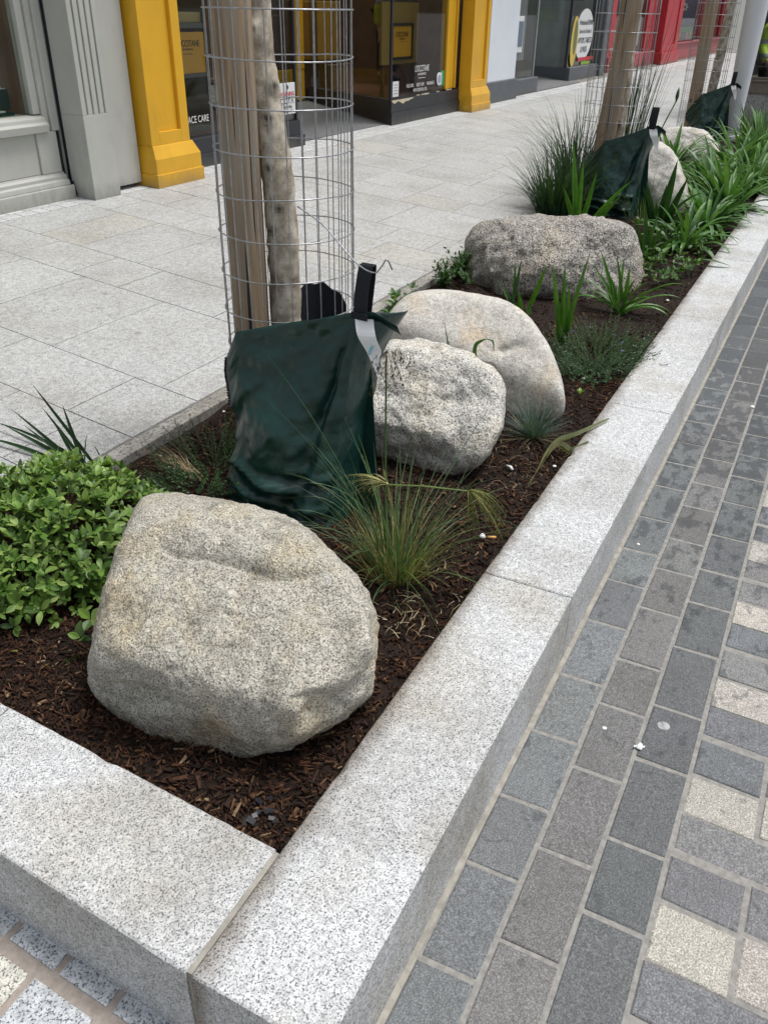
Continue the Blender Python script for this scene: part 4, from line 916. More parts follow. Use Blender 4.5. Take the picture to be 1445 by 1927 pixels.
# ------------------------------------------------------------------ shops
def text(name, body, parent, mat, p, size, ax=(1, 0, 0), up=(0, 0, 1), align='CENTER', sx=1., space=1., ext=.0006):
    cu = bpy.data.curves.new(name, 'FONT'); cu.body = body; cu.size = size; cu.align_x = align; cu.align_y = 'CENTER'; cu.extrude = ext; cu.space_line = space
    tmp = bpy.data.objects.new('tmp', cu); COL.objects.link(tmp); me = bpy.data.meshes.new_from_object(tmp.evaluated_get(bpy.context.evaluated_depsgraph_get()))
    bpy.data.objects.remove(tmp); bpy.data.curves.remove(cu); me.name = name; me.materials.clear(); me.materials.append(mat)
    o = bpy.data.objects.new(name, me); COL.objects.link(o); o.parent = parent
    ax = V(ax).normalized(); up = V(up).normalized(); n = ax.cross(up)
    mm = Matrix((ax*sx, up, n)).transposed().to_4x4(); mm.translation = V(p)-WO[parent.name]; o.matrix_local = mm; WO[o.name] = V(p); return o
def flat(name, c, rough=.5): return m_paint(name, c, rough, 0, var=.04, bump=.0)
M['ink'] = flat('dark_ink', (.05, .03, .015)); M['white_ink'] = flat('white_ink', (.75, .75, .73)); M['red_ink'] = flat('red_ink', (.55, .03, .04)); M['black_ink'] = flat('black_ink', (.02, .02, .025))
M['green_ink'] = flat('green_sticker', (.03, .30, .12)); M['amber'] = flat('amber_card', (.78, .40, .03)); M['navy'] = flat('navy_poster', (.035, .03, .14)); M['paper'] = flat('white_paper', (.72, .73, .73)); M['blue'] = flat('blue_card', (.10, .25, .45)); M['lime'] = flat('lime_card', (.25, .42, .05)); M['pink'] = flat('pink_card', (.55, .25, .30))
def pane(parent, name, P):                                           # a sheet of glass 6 mm thick standing on a ground line
    (x0, y0), (x1, y1), z0, z1 = P; d = V((x1-x0, y1-y0, 0)).normalized(); n = V((d.y, -d.x, 0))*.006
    b = MB(); b.prism([(x0, y0), (x1, y1), (x1-n.x, y1-n.y), (x0-n.x, y0-n.y)], z0, z1); return b.build(name, M['glass'], parent)
def pilaster(parent, mat, x0, x1, yf, yb, zt, panel=True, plinth=True):
    """a shop pilaster: plinth with chamfered step, shaft with a sunk panel"""
    z0 = pz(yf)-.01; b = MB()
    if plinth:
        b.box(x0-.0, x1+.0, yf, yb, z0, z0+.105); pl_o = .006
        b.add([(x0+.01, yf+.012, z0+.105), (x1-.01, yf+.012, z0+.105), (x1-.01, yb, z0+.105), (x0+.01, yb, z0+.105), (x0+.01, yf+.012, z0+.21), (x1-.01, yf+.012, z0+.21), (x1-.01, yb, z0+.21), (x0+.01, yb, z0+.21),
               (x0+.03, yf+.045, z0+.30), (x1-.06, yf+.045, z0+.30), (x1-.06, yb, z0+.30), (x0+.03, yb, z0+.30)],
              [(0,1,5,4), (1,2,6,5), (3,0,4,7), (4,5,9,8), (5,6,10,9), (7,4,8,11), (8,9,10,11)])
        b.build('plinth', mat, parent, bevel=.004)
    xs0, xs1, ys = x0+.03, x1-.08, yf+.05; zb = z0+(.30 if plinth else 0)
    b = MB()
    if panel:
        pl0, pl1, pzb, dp = xs0+.095, xs1-.095, zb+.09, .028
        b.box(xs0, pl0, ys, yb, zb, zt); b.box(pl1, xs1, ys, yb, zb, zt); b.box(pl0, pl1, ys, yb, zb, pzb); b.box(pl0, pl1, ys+dp, yb, pzb, zt)
    else: b.box(xs0, xs1, ys, yb, zb, zt)
    return b.build('shaft', mat, parent, bevel=.003)
ZT = 3.3
# ---- grey shop
g = thing('grey_shopfront', (4.2, 4.9, pz(4.87)), 'pale grey painted shopfront with fluted pilaster and flaking sill, left of the yellow shop', 'shopfront')
gy = M['grey']; zb = pz(4.85)-.02
pts = [(4.80, zb), (4.80, .455), (4.825, .462), (4.825, .487), (4.845, .494), (4.845, .516), (4.872, .528), (4.872, .80), (4.84, .81), (4.835, .855), (4.86, .868), (4.865, .892), (4.90, .905), (4.98, .912), (4.98, zb)]
b = MB(); b.profile(pts[:2]+[(4.98, .455), (4.98, zb)], .5, 4.60); b.build('plinth', gy, g, bevel=.006)
b = MB(); b.profile([(4.82, .456), (4.825, .487), (4.845, .494), (4.845, .516), (4.868, .528), (4.868, .536), (4.98, .536), (4.98, .456)], .5, 4.585); b.build('base_moulding', gy, g, bevel=.003)
b = MB(); b.box(.5, 4.40, 4.885, 4.98, .537, .80); b.box(4.40, 4.575, 4.868, 4.98, .537, .80); b.build('stall_riser', gy, g, bevel=.006)
b = MB(); b.profile([(4.845, .801), (4.838, .848), (4.86, .862), (4.865, .886), (4.895, .898), (4.98, .906), (4.98, .801)], .5, 4.50); b.build('sill', gy, g, bevel=.003)
b = MB(); b.box(4.44, 4.50, 4.905, 4.98, .907, ZT); b.box(4.50, 4.545, 4.885, 4.98, .801, ZT); b.box(4.545, 4.61, 4.865, 4.98, .801, ZT); b.build('window_frame', gy, g, bevel=.005)
pane(g, 'window', ((.5, 4.94), (4.44, 4.94), .905, ZT))
b = MB(); b.box(.5, 4.62, 5.55, 5.6, .3, ZT); b.box(.5, 4.44, 4.98, 5.55, .86, .902); b.build('display_back', m_paint('olive_display', (.62, .64, .52), .6, 0, var=.1), g)
b = MB(); b.box(.5, 4.36, 4.99, 5.3, .903, .925); b.build('display_tray', flat('green_tray', (.02, .06, .05)), g)
b = MB(); b.box(.5, 4.30, 5.0, 5.28, .926, .935); b.build('tray_lining', M['paper'], g)
b = MB(); b.tube([(4.66, 4.862, pz(4.86)+.06), (4.66, 4.862, ZT)], .036, 16); b.tube([(4.66, 4.84, pz(4.84)+.005), (4.665, 4.85, pz(4.84)+.05), (4.66, 4.862, pz(4.84)+.10)], .046, 14); b.build('drainpipe', M['pipe'], g, smooth=True)
b = MB(); b.box(4.60, 4.72, 4.90, 5.0, zb, ZT); b.build('pipe_recess', M['pipe'], g)
b = MB(); x0, x1, yf = 4.705, 4.885, 4.65; zc = pz(yf)-.01; b.box(x0-.078, x1, yf, 4.93, zc, .90); 
for q in range(9):                                                   # fluted upper part: flats and grooves
    a = x0-.078+(q+1)//2*.038+q//2*.017; b.box(a, a+(.017 if q % 2 else .038), yf+(.012 if q % 2 else 0), 4.93, .90, ZT)
b.build('fluted_pilaster', gy, g, bevel=.003)
b = MB(); b.box(x1, 5.215, 4.735, 4.95, pz(4.74)+.03, ZT); b.build('side_panel', gy, g, bevel=.006)
b = MB(); b.box(.5, 5.215, 4.60, 5.0, ZT, ZT+.7); b.build('fascia', gy, g, bevel=.01)
cr = thing('gift_box', (4.33, 5.08, .936), 'small dark green box standing on the grey shop\'s window tray', 'box')
b = MB(); b.box(4.285, 4.375, 5.03, 5.12, .936, 1.06); b.build('box_body', flat('dark_green_card', (.035, .065, .06)), cr, bevel=.003); b = MB(); b.box(4.295, 4.365, 5.04, 5.11, 1.0601, 1.064); b.box(4.325, 4.335, 5.045, 5.105, 1.065, 1.078); b.build('box_filling', M['paper'], cr)
b = MB(); vs = []; 
for q in range(9): a = q/8; vs += [(4.03+.20*a, 5.00, .937+.12*(1-a)**2+.002), (4.03+.20*a, 5.09, .937+.12*(1-a)**2+.002)]
b.add(vs, [(2*q, 2*q+2, 2*q+3, 2*q+1) for q in range(8)]); ck = b.build('price_card', M['paper']); ck.modifiers.new('thick', 'SOLIDIFY').thickness = .0015
tag(ck, 'curled white printed card on the grey shop\'s window tray, left of the green box', 'card')
b = MB()
for q in range(5): b.box(4.10+.02*q, 4.105+.02*q, 5.02, 5.07, 1.01-.018*q, 1.012-.018*q)
# ---- yellow shop
g = thing('yellow_shopfront', (8.8, 4.9, pz(4.87)), 'bright yellow shopfront with panelled pilasters, black plinth and splayed entrance', 'shopfront')
YM = M['yellow']
p1 = bpy.data.objects.new('pilaster', None); COL.objects.link(p1); p1.parent = g; WO[p1.name] = WO[g.name]; pilaster(p1, YM, 5.222, 5.778, 4.58, 4.84, ZT)
p2 = bpy.data.objects.new('pilaster', None); COL.objects.link(p2); p2.parent = g; WO[p2.name] = WO[g.name]; pilaster(p2, YM, 11.70, 12.40, 4.68, 4.9, ZT)
b = MB(); b.box(5.22, 12.42, 4.55, 5.0, ZT, ZT+.75); b.build('fascia', YM, g, bevel=.01)
def riser(name, foot, zt, zb=.30):
    b = MB(); b.prism(foot, zb, zt-.045); 
    c = V((sum(p[0] for p in foot)/len(foot), sum(p[1] for p in foot)/len(foot), 0))
    return b.build(name, M['black'], g, bevel=.006)
A0, A1 = (5.74, 4.87), (7.74, 4.87); B0, B1, B2 = (9.69, 4.88), (11.71, 4.88), (10.70, 6.62)
riser('stall_riser', [A0, A1, (8.55, 6.62), (8.40, 6.62), (7.60, 5.01), (5.74, 5.01)], .64, .32)
b = MB(); b.prism([(5.74, 4.855), (7.755, 4.855), (7.755, 4.87), (5.74, 4.87)], .3, .47); b.build('skirting', M['black'], g, bevel=.005)
riser('stall_riser', [B0, B1, (11.71, 5.02), (9.92, 5.02), (10.86, 6.62), B2], .68, .32)
b = MB(); b.prism([(9.675, 4.865), (11.71, 4.865), (11.71, 4.88), (9.69, 4.88)], .3, .50); b.build('skirting', M['black'], g, bevel=.005)
# torn paint on the right hand stall riser: bare cream filler showing through, proud by a couple of millimetres of paint edge
b = MB(); 
def torn(x0, x1, zt_, zb_, seed):
    n = 14; up_ = []; lo = []
    for q in range(n+1):
        a = q/n; x = x0+(x1-x0)*a; up_.append((x, 4.8768, zt_-(.004*noise.noise(V((a*9, seed, 1)))+.0)-.002)); lo.append((x, 4.8768, zt_-(zt_-zb_)*(.45+.55*noise.noise(V((a*5, seed, 0))))*math.sin(PI*(a*.92+.06))**.6-.003))
    b = MB(); b.add(up_+lo, [(q, q+1, n+2+q, n+1+q) for q in range(n)]); b.build('bare_filler', M['filler'], g)
M['filler'] = flat('cream_filler', (.55, .48, .34), .8)
torn(9.70, 10.28, .634, .560, 1); torn(10.36, 10.46, .655, .63, 2); torn(10.50, 10.74, .655, .625, 3); torn(10.95, 11.05, .655, .635, 4); torn(11.25, 11.45, .66, .635, 5)
def gframe(pts, zs, zt, mat, name='window_frame', r=.018):
    b = MB()
    for x, y in pts: b.box(x-r, x+r, y-r, y+r, zs, zt)
    return b.build(name, mat, g, bevel=.003)
gframe([(7.70, 4.92)], .6, ZT, M['black'], r=.014); gframe([(9.74, 4.92)], .6, ZT, M['black'], r=.014)
pane(g, 'window', ((5.78, 4.93), (7.69, 4.93), .60, ZT)); pane(g, 'window', ((7.71, 4.945), (8.50, 6.6), .60, ZT))
pane(g, 'window', ((9.75, 4.93), (11.30, 4.93), .64, ZT)); pane(g, 'window', ((9.76, 4.95), (10.72, 6.6), .64, ZT))
b = MB(); b.box(11.30, 11.42, 4.905, 5.0, .655, ZT); b.box(11.42, 11.60, 4.93, 5.02, .655, ZT); b.box(11.60, 11.645, 4.91, 5.02, .655, ZT); b.build('window_frame', YM, g, bevel=.006)
b = MB(); b.box(11.65, 11.715, 4.93, 5.0, .3, ZT); b.build('shadow_gap', M['dark'], g)
dr = boxpart('door', YM, g, 8.95, 10.60, 6.62, 6.68, .50, .86)
boxpart('stile', YM, dr, 10.42, 10.60, 6.615, 6.685, .861, ZT); boxpart('stile', YM, dr, 8.95, 9.08, 6.615, 6.685, .861, ZT)
pane(dr, 'door_glass', ((9.08, 6.65), (10.42, 6.65), .861, ZT))
b = MB(); b.box(8.4, 10.9, 6.69, 6.8, .42, .50); b.build('threshold', M['black'], g)
# room behind the glass, open to the sky; walls raised to block the sun
b = MB(); b.box(5.25, 13.9, 8.9, 9.0, .3, 6.5); b.box(13.86, 13.9, 5.21, 8.9, .3, 6.5); b.box(5.25, 5.30, 5.0, 8.9, .3, 6.5); b.build('back_wall', M['brown'], g)
b = MB(); b.prism([(5.3, 5.02), (7.6, 5.02), (8.45, 6.7), (8.45, 8.9), (5.3, 8.9)], .3, .56); b.prism([(9.95, 5.03), (13.86, 5.22), (13.86, 8.9), (10.9, 8.9), (10.9, 6.7)], .3, .60); b.build('display_floor', m_paint('wine_floor', (.075, .03, .022), .4, 0, var=.2), g)
b = MB(); b.box(8.45, 10.9, 6.81, 8.9, .3, .49); b.build('shop_floor', M['dark'], g)
WI = thing('display_unit', (6.4, 5.5, .56), 'amber fronted display unit with shelves behind the yellow shop\'s left window', 'display')
b = MB(); b.box(5.9, 6.95, 5.35, 5.75, .56, .60); b.box(5.9, 6.95, 5.35, 5.75, 1.0, 1.03); b.box(5.9, 6.95, 5.35, 5.75, 1.38, 1.42); b.box(5.9, 5.93, 5.35, 5.75, .6, 1.8); b.box(6.92, 6.95, 5.35, 5.75, .6, 1.8); b.build('frame', flat('grey_metal', (.12, .13, .12), .4), WI)
pc = boxpart('front_panel', M['amber'], WI, 5.93, 6.92, 5.36, 5.72, 1.031, 1.35)
text('lettering', "L'OCCITANE", pc, M['ink'], (6.68, 5.357, 1.262), .072, sx=.82); text('lettering', 'EN PROVENCE', pc, M['ink'], (6.68, 5.357, 1.218), .022); b = MB(); b.box(6.62, 6.74, 5.3565, 5.359, 1.182, 1.186); b.build('rule', M['ink'], pc)
boxpart('header', flat('cream_card', (.45, .36, .14)), WI, 5.93, 6.92, 5.38, 5.72, 1.421, 1.50)
text('lettering', 'FACE CARE', bpy.data.objects[g.name], M['white_ink'], (6.18, 4.922, .73), .075, sx=.8)
for lab, x0, x1, y0, y1, z0, z1, mt in (('tall brown carton stack deep in the yellow shop behind the door', 11.15, 11.75, 7.2, 7.9, .60, 1.45, 'brown'), ('ochre counter box low in the yellow shop, left of the framed poster', 10.75, 11.35, 6.5, 7.0, .95, 1.62, 'ochre'), ('pale carton on the dark floor below the ochre counter box', 10.9, 11.5, 6.4, 6.9, .60, .90, 'carton')):
    if mt not in M: M[mt] = m_paint(mt, (.30, .17, .03) if mt == 'ochre' else (.16, .115, .07), .5, 0, var=.1)
    b = MB(); b.box(x0, x1, y0, y1, z0, z1); o = b.build('display_box', M[mt], bevel=.008); tag(o, lab, 'box')
b = MB(); b.box(10.70, 11.42, 6.45, 7.05, .915, .945)
for xx, yy in ((10.74, 6.49), (11.38, 6.49), (10.74, 7.01), (11.38, 7.01)): b.box(xx-.02, xx+.02, yy-.02, yy+.02, .60, .915)
tag(b.build('display_table', M['dark'], bevel=.003), 'low dark table inside the yellow shop under the ochre counter box', 'table')
ps_ = thing('framed_poster', (10.80, 5.32, .9), 'framed amber poster standing behind the right window of the yellow shop', 'poster')
b = MB(); b.box(10.30, 11.32, 5.33, 5.36, .955, 1.62); b.build('backing_panel', m_paint('ochre_panel', (.36, .24, .07), .5, 0), ps_)
b = MB(); b.box(10.52, 10.55, 5.30, 5.329, 1.0, 1.40); b.box(11.09, 11.12, 5.30, 5.329, 1.0, 1.40); b.box(10.55, 11.09, 5.30, 5.329, 1.0, 1.03); b.box(10.55, 11.09, 5.30, 5.329, 1.37, 1.40); b.build('frame', M['dark'], ps_)
cd_ = boxpart('card', M['amber'], ps_, 10.55, 11.09, 5.315, 5.328, 1.031, 1.369)
text('lettering', "L'OCCITANE", cd_, M['ink'], (10.82, 5.312, 1.275), .082, sx=.75); text('lettering', 'EN PROVENCE', cd_, M['ink'], (10.82, 5.312, 1.228), .024); b = MB(); b.box(10.76, 10.88, 5.3115, 5.3145, 1.195, 1.199); b.build('rule', M['ink'], cd_)
b = MB(); b.box(10.36, 10.40, 5.34, 5.38, .60, .955); b.box(11.22, 11.26, 5.34, 5.38, .60, .955); b.build('legs', M['dark'], ps_)
b = MB(); b.tube(pl_([(10.85, 5.40, .95), (10.95, 5.36, .85), (11.05, 5.35, .72), (11.05, 5.30, .62)], 5), .006, 5); b.build('cable', M['dark'], ps_)
text('lettering', "L'OCCITANE", g, M['white_ink'], (10.60, 4.922, .925), .098, sx=.72); text('lettering', 'EN PROVENCE', g, M['white_ink'], (10.60, 4.922, .865), .036)
b = MB(); b.box(10.50, 10.70, 4.921, 4.924, .822, .827); b.build('rule', M['white_ink'], g)
text('lettering', 'FACE CARE', g, M['white_ink'], (10.27, 4.922, .752), .052, sx=.76); text('lettering', 'BODY CARE', g, M['white_ink'], (10.56, 4.922, .752), .052, sx=.76); text('lettering', 'FRAGRANCE', g, M['white_ink'], (10.86, 4.922, .752), .052, sx=.76); text('lettering', 'WITH ESSENTIAL OILS', g, M['white_ink'], (10.56, 4.922, .695), .052, sx=.76)
b = MB(); b.box(11.16, 11.27, 4.918, 4.925, .705, .875); sk = b.build('sticker', M['green_ink'], g); b = MB(); b.box(11.17, 11.19, 4.9165, 4.9178, .72, .86); b.build('sticker_text', M['white_ink'], sk)
b = MB(); b.tube([(11.12, 4.916, .785), (11.12, 4.925, .785)], .075, 24); sk = b.build('sticker', M['paper'], g); b = MB(); b.tube([(11.12, 4.9145, .785), (11.12, 4.9158, .785)], .05, 20); b.build('sticker_emblem', flat('lilac_ink', (.35, .35, .50)), sk)
b = MB(); b.box(9.80, 9.95, 4.918, 4.925, .66, .82); sk = b.build('notice', M['paper'], g); b = MB()
for q in range(4): b.box(9.83, 9.92, 4.9165, 4.9178, .69+.03*q, .70+.03*q)
b.build('notice_text', flat('grey_ink', (.3, .3, .32)), sk)
cs = boxpart('sign', M['paper'], g, 7.40, 7.685, 4.912, 4.925, .66, .93)
text('lettering', 'WARNING', cs, M['red_ink'], (7.543, 4.909, .835), .055, sx=.95); text('lettering', 'C.C.T.V.', cs, M['black_ink'], (7.543, 4.909, .775), .072, sx=.95); text('lettering', 'Recording', cs, M['black_ink'], (7.543, 4.909, .727), .036); text('lettering', 'in Operation', cs, M['black_ink'], (7.543, 4.909, .690), .036)
b = MB(); b.tube([(7.543, 4.905, .895), (7.543, 4.911, .895)], .017, 12); b.build('emblem', M['black_ink'], cs)

# ---- phone shop
g = thing('phone_shopfront', (16.4, 5.1, pz(5.0)), 'white and grey phone repair shopfront between the yellow shop and the red shop', 'shopfront')
b = MB(); b.prism([(12.43, 4.88), (14.05, 4.88), (14.05, 5.2), (12.43, 5.2)], .33, .65); b.prism([(14.05, 5.0), (15.42, 5.0), (15.42, 5.3), (14.05, 5.3)], .33, .60); b.build('plinth', M['charcoal'], g, bevel=.012)
b = MB(); b.box(12.78, 13.95, 4.90, 5.2, .651, ZT); b.build('white_panel', M['white'], g, bevel=.006)
b = MB(); b.box(12.44, 12.78, 4.93, 5.2, .651, ZT); b.build('side_strip', M['charcoal'], g)
pane(g, 'window', ((13.96, 5.1), (15.38, 5.1), .60, ZT)); b = MB(); b.box(13.96, 15.36, 5.11, 5.13, .60, .86); b.build('lower_film', M['dark'], g)
gframe([(15.40, 5.12)], .6, ZT, flat('grey_frame', (.20, .23, .22)), r=.03)
b = MB(); b.prism([(17.93, 5.2), (20.3, 5.2), (20.3, 5.5), (18.1, 5.5), (19.4, 7.9), (19.1, 7.9)], .36, .62); b.build('plinth', M['charcoal'], g, bevel=.012)
pane(g, 'window', ((17.98, 5.3), (20.0, 5.3), .62, ZT)); pane(g, 'window', ((17.98, 5.32), (19.2, 7.6), .62, ZT)); gframe([(17.96, 5.3)], .62, ZT, M['black'], r=.025); gframe([(20.15, 5.3)], .36, ZT, M['charcoal'], r=.16)
b = MB(); b.box(18.0, 20.0, 5.31, 5.33, .62, .84); b.build('lower_film', M['dark'], g)
b = MB(); b.box(13.91, 21.0, 9.4, 9.5, .3, 5.5); b.box(13.91, 13.95, 5.2, 9.4, .3, 5.5); b.box(20.95, 21, 5.4, 9.4, .3, 6); b.build('back_wall', M['pale_int'], g)  # walls carried up past the fascia to keep sun out; no ceiling, for skylight
b = MB(); b.box(12.4, 21.0, 4.85, 5.4, ZT, ZT+.75); b.build('fascia', M['charcoal'], g, bevel=.01)
b = MB(); b.tube([(15.02, 5.088, 1.27), (15.02, 5.094, 1.27)], .001, 4)
wp = boxpart('poster', flat('lilac_poster', (.42, .40, .46)), g, 14.0, 14.9, 5.115, 5.13, .861, 1.75)
ph = boxpart('phone_sticker', M['paper'], g, 14.42, 14.72, 5.088, 5.098, .98, 1.48); boxpart('screen', flat('slate_screen', (.12, .17, .22)), ph, 14.45, 14.69, 5.082, 5.0875, 1.06, 1.41)
# round white repair notice with a red foot band
b = MB(); n = 40; cx, cz, rr = 18.98, 1.16, .62
pts = [(cx+math.cos(2*PI*q/n)*rr*.98, cz+math.sin(2*PI*q/n)*rr*.72) for q in range(n)]
b.add([(p[0], 5.285, p[1]) for p in pts]+[(p[0], 5.293, p[1]) for p in pts], [tuple(range(n-1, -1, -1))]+[(q, (q+1) % n, n+(q+1) % n, n+q) for q in range(n)]); nt_ = b.build('repair_notice', M['paper'], g)
text('lettering', 'Professional REPAIR', nt_, M['black_ink'], (19.02, 5.281, 1.37), .125, sx=.9); text('lettering', 'Service for all kinds of', nt_, M['black_ink'], (19.02, 5.281, 1.22), .105, sx=.9); text('lettering', 'LAPTOPS, TABLETS', nt_, M['black_ink'], (19.02, 5.281, 1.06), .135, sx=.9); text('lettering', '& PADS', nt_, M['black_ink'], (19.02, 5.281, .90), .145, sx=.95)
b = MB(); b.box(18.70, 19.85, 5.284, 5.292, .70, .765); b.build('red_band', M['red_ink'], g); b = MB(); b.box(18.95, 19.6, 5.284, 5.292, .63, .685); b.build('green_band', M['lime'], g)
b = MB(); n = 28; pts = [(18.30+math.cos(2*PI*q/n)*.22, 1.05+math.sin(2*PI*q/n)*.43) for q in range(n)]
b.add([(p[0], 5.278, p[1]) for p in pts]+[(p[0], 5.284, p[1]) for p in pts], [tuple(range(n-1, -1, -1))]+[(q, (q+1) % n, n+(q+1) % n, n+q) for q in range(n)]); ys_ = b.build('yellow_sticker', flat('banana_yellow', (.62, .45, .07)), g)
b = MB(); n = 20; pts = [(18.34+math.cos(2*PI*q/n)*.12, 1.12+math.sin(2*PI*q/n)*.30) for q in range(n)]; b.add([(p[0], 5.2765, p[1]) for p in pts], [tuple(range(n-1, -1, -1))]); b.build('sticker_centre', flat('olive_ink', (.14, .16, .05)), ys_)
cb = thing('display_cabinet', (17.0, 7.0, pz(6.6)), 'tall white display cabinet inside the phone shop doorway', 'cabinet')
b = MB(); b.box(17.4, 18.9, 7.6, 8.2, .5, 1.35); b.build('base_cupboard', M['white'], cb, bevel=.01); b = MB(); b.box(17.4, 17.5, 7.6, 8.2, 1.351, 3); b.box(18.8, 18.9, 7.6, 8.2, 1.351, 3); b.box(17.5, 18.8, 8.1, 8.2, 1.351, 3); b.build('carcass', M['white'], cb); b = MB(); b.box(17.5, 18.8, 7.65, 8.1, 1.75, 1.78); b.box(17.5, 18.8, 7.65, 8.1, 2.1, 2.13); b.build('shelf', M['dark'], cb)
for q, (lab, x0, x1, z0, z1, mt) in enumerate((('lime green carton on the white cabinet in the phone shop', 17.55, 17.95, 1.352, 1.62, 'lime'), ('blue carton on the white cabinet in the phone shop', 18.05, 18.6, 1.352, 1.56, 'blue'))):
    b = MB(); b.box(x0, x1, 7.7, 8.0, z0, z1); tag(b.build('carton', M[mt], bevel=.006), lab, 'box')
dm = thing('display_stand', (16.6, 8.2, pz(7)), 'dark accessory stand with pink boxes at the back of the phone shop doorway', 'display'); b = MB(); b.box(15.9, 17.2, 8.5, 8.7, .5, 2.6); b.build('panel', M['dark'], dm)
for q in range(12):
    xx = 15.95+.31*(q % 4); zz = .62+.30*(q//4); b = MB(); b.box(xx, xx+.24, 8.40, 8.495, zz, zz+.2); b.build('accessory_box', M[random.choice(['pink', 'paper', 'dark', 'red_ink'])], dm)
for q in range(9):
    xx = 18.2+.19*q; b = MB(); zz = 1.77; b.box(xx, xx+.14, 5.75, 5.9, zz, zz+U(.18, .3)); o = b.build('phone_case', M[random.choice(['paper', 'blue', 'pink', 'dark'])]); tag(o, 'small phone case box in a row on the glass shelf of the phone shop window', 'box', 'phone case boxes on the glass shelf')
b = MB(); b.box(18.1, 19.95, 5.65, 6.0, 1.75, 1.768); b.build('shelf', M['dark'], g)

# ---- pale shop and red shop beyond
g = thing('pale_shopfront', (23.3, 5.4, pz(5.2)), 'pale shopfront with dark display glass behind the second tree, before the red shop', 'shopfront')
b = MB(); b.box(21.02, 25.55, 5.25, 5.5, .35, .70); b.build('stall_riser', M['red_tile'], g, bevel=.01); pane(g, 'window', ((21.4, 5.35), (24.6, 5.35), .70, ZT)); boxpart('window_frame', M['red'], g, 21.02, 21.4, 5.3, 5.5, .701, ZT); boxpart('window_frame', M['red'], g, 24.6, 25.55, 5.3, 5.5, .701, ZT)
b = MB(); b.box(21.4, 24.6, 6.3, 6.4, .3, ZT); b.build('display_back', M['dark'], g); b = MB(); b.box(21.02, 25.55, 5.15, 5.6, ZT, ZT+.7); b.build('fascia', M['white'], g)
for q, (lab, mt) in enumerate((('red and white poster in the pale shop window, seen through the second cage', 'red_ink'), ('blue poster in the pale shop window beside the red one', 'blue'), ('white poster in the pale shop window, third along', 'paper'))):
    b = MB(); b.box(21.7+q*.95, 22.45+q*.95, 5.40, 5.42, .85, 1.5+.2*(q == 1)); tag(b.build('poster', M[mt]), lab, 'poster')
g = thing('red_shopfront', (29, 5.2, pz(5.1)), 'red painted shopfront with panelled pilaster and colourful display window, farthest along', 'shopfront')
pilaster_r = bpy.data.objects.new('pilaster', None); COL.objects.link(pilaster_r); pilaster_r.parent = g; WO[pilaster_r.name] = WO[g.name]
b = MB(); b.box(25.65, 28.0, 5.02, 5.4, pz(5)-.02, .66); b.build('plinth', M['red'], pilaster_r, bevel=.012); b = MB(); b.box(25.75, 26.3, 5.08, 5.4, .66, ZT); b.box(27.45, 27.95, 5.08, 5.4, .66, ZT); b.box(26.3, 27.45, 5.08, 5.4, .66, .82); b.box(26.3, 27.45, 5.11, 5.4, .82, ZT); b.build('shaft', M['red'], pilaster_r, bevel=.012)
b = MB(); b.box(28.0, 37, 5.15, 5.4, pz(5)-.02, .80); b.build('stall_riser', M['red_tile'], g, bevel=.01); b = MB(); b.box(28.0, 37, 5.10, 5.2, .80, .84); b.build('sill', M['red_tile'], g)
pane(g, 'window', ((28.0, 5.28), (32.3, 5.28), .84, ZT)); boxpart('window_frame', M['red'], g, 32.3, 33.0, 5.1, 5.4, .841, ZT); boxpart('window_frame', M['red'], g, 36.4, 37, 5.1, 5.4, .841, ZT); pane(g, 'window', ((33.0, 5.28), (36.4, 5.28), .84, ZT))
b = MB(); b.box(28, 37, 6.2, 6.3, .3, ZT); b.build('display_back', M['dark'], g); b = MB(); b.box(25.6, 37, 4.95, 5.5, ZT, ZT+.8); b.build('fascia', M['red'], g, bevel=.02)
po = thing('display_poster', (30.0, 5.4, .84), 'navy poster with white splash above a green frieze in the red shop window', 'poster')
b = MB(); b.box(28.3, 32.0, 5.42, 5.46, 1.25, 2.4); b.build('navy_sheet', M['navy'], po); b = MB()
for q in range(7):
    a = q*.9; c0 = V((29.9, 5.41, 1.72)); d = V((math.cos(a)*.6, 0, math.sin(a)*.12)); e2 = V((-math.sin(a)*.14, 0, math.cos(a)*.03)); b.add([c0+e2*.6, c0+d*.6+e2, c0+d, c0+d*.6-e2, c0-e2*.6], [(0,1,2,3,4)])
b.build('white_splash', M['paper'], po)
b = MB(); b.box(28.2, 31.8, 5.41, 5.44, 1.06, 1.2); b.build('green_frieze', M['green_ink'], po)
b = MB(); b.box(28.2, 32, 5.45, 5.47, .85, 1.059); b.build('red_ground', M['red'], po)
for q in range(6): b = MB(); b.tube(pl_([(28.4+q*.6, 5.40, .88), (28.55+q*.6, 5.40, 1.03), (28.75+q*.6, 5.40, .9)], 4), .03, 6); b.build('ribbon', M[('blue', 'pink', 'lime')[q % 3]], po)
b = MB(); b.box(37.05, 75, 5.2, 6, .3, 5); tag(b.build('far_building', M['grey'], bevel=.02), 'plain pale building wall closing the street beyond the red shop', 'building')

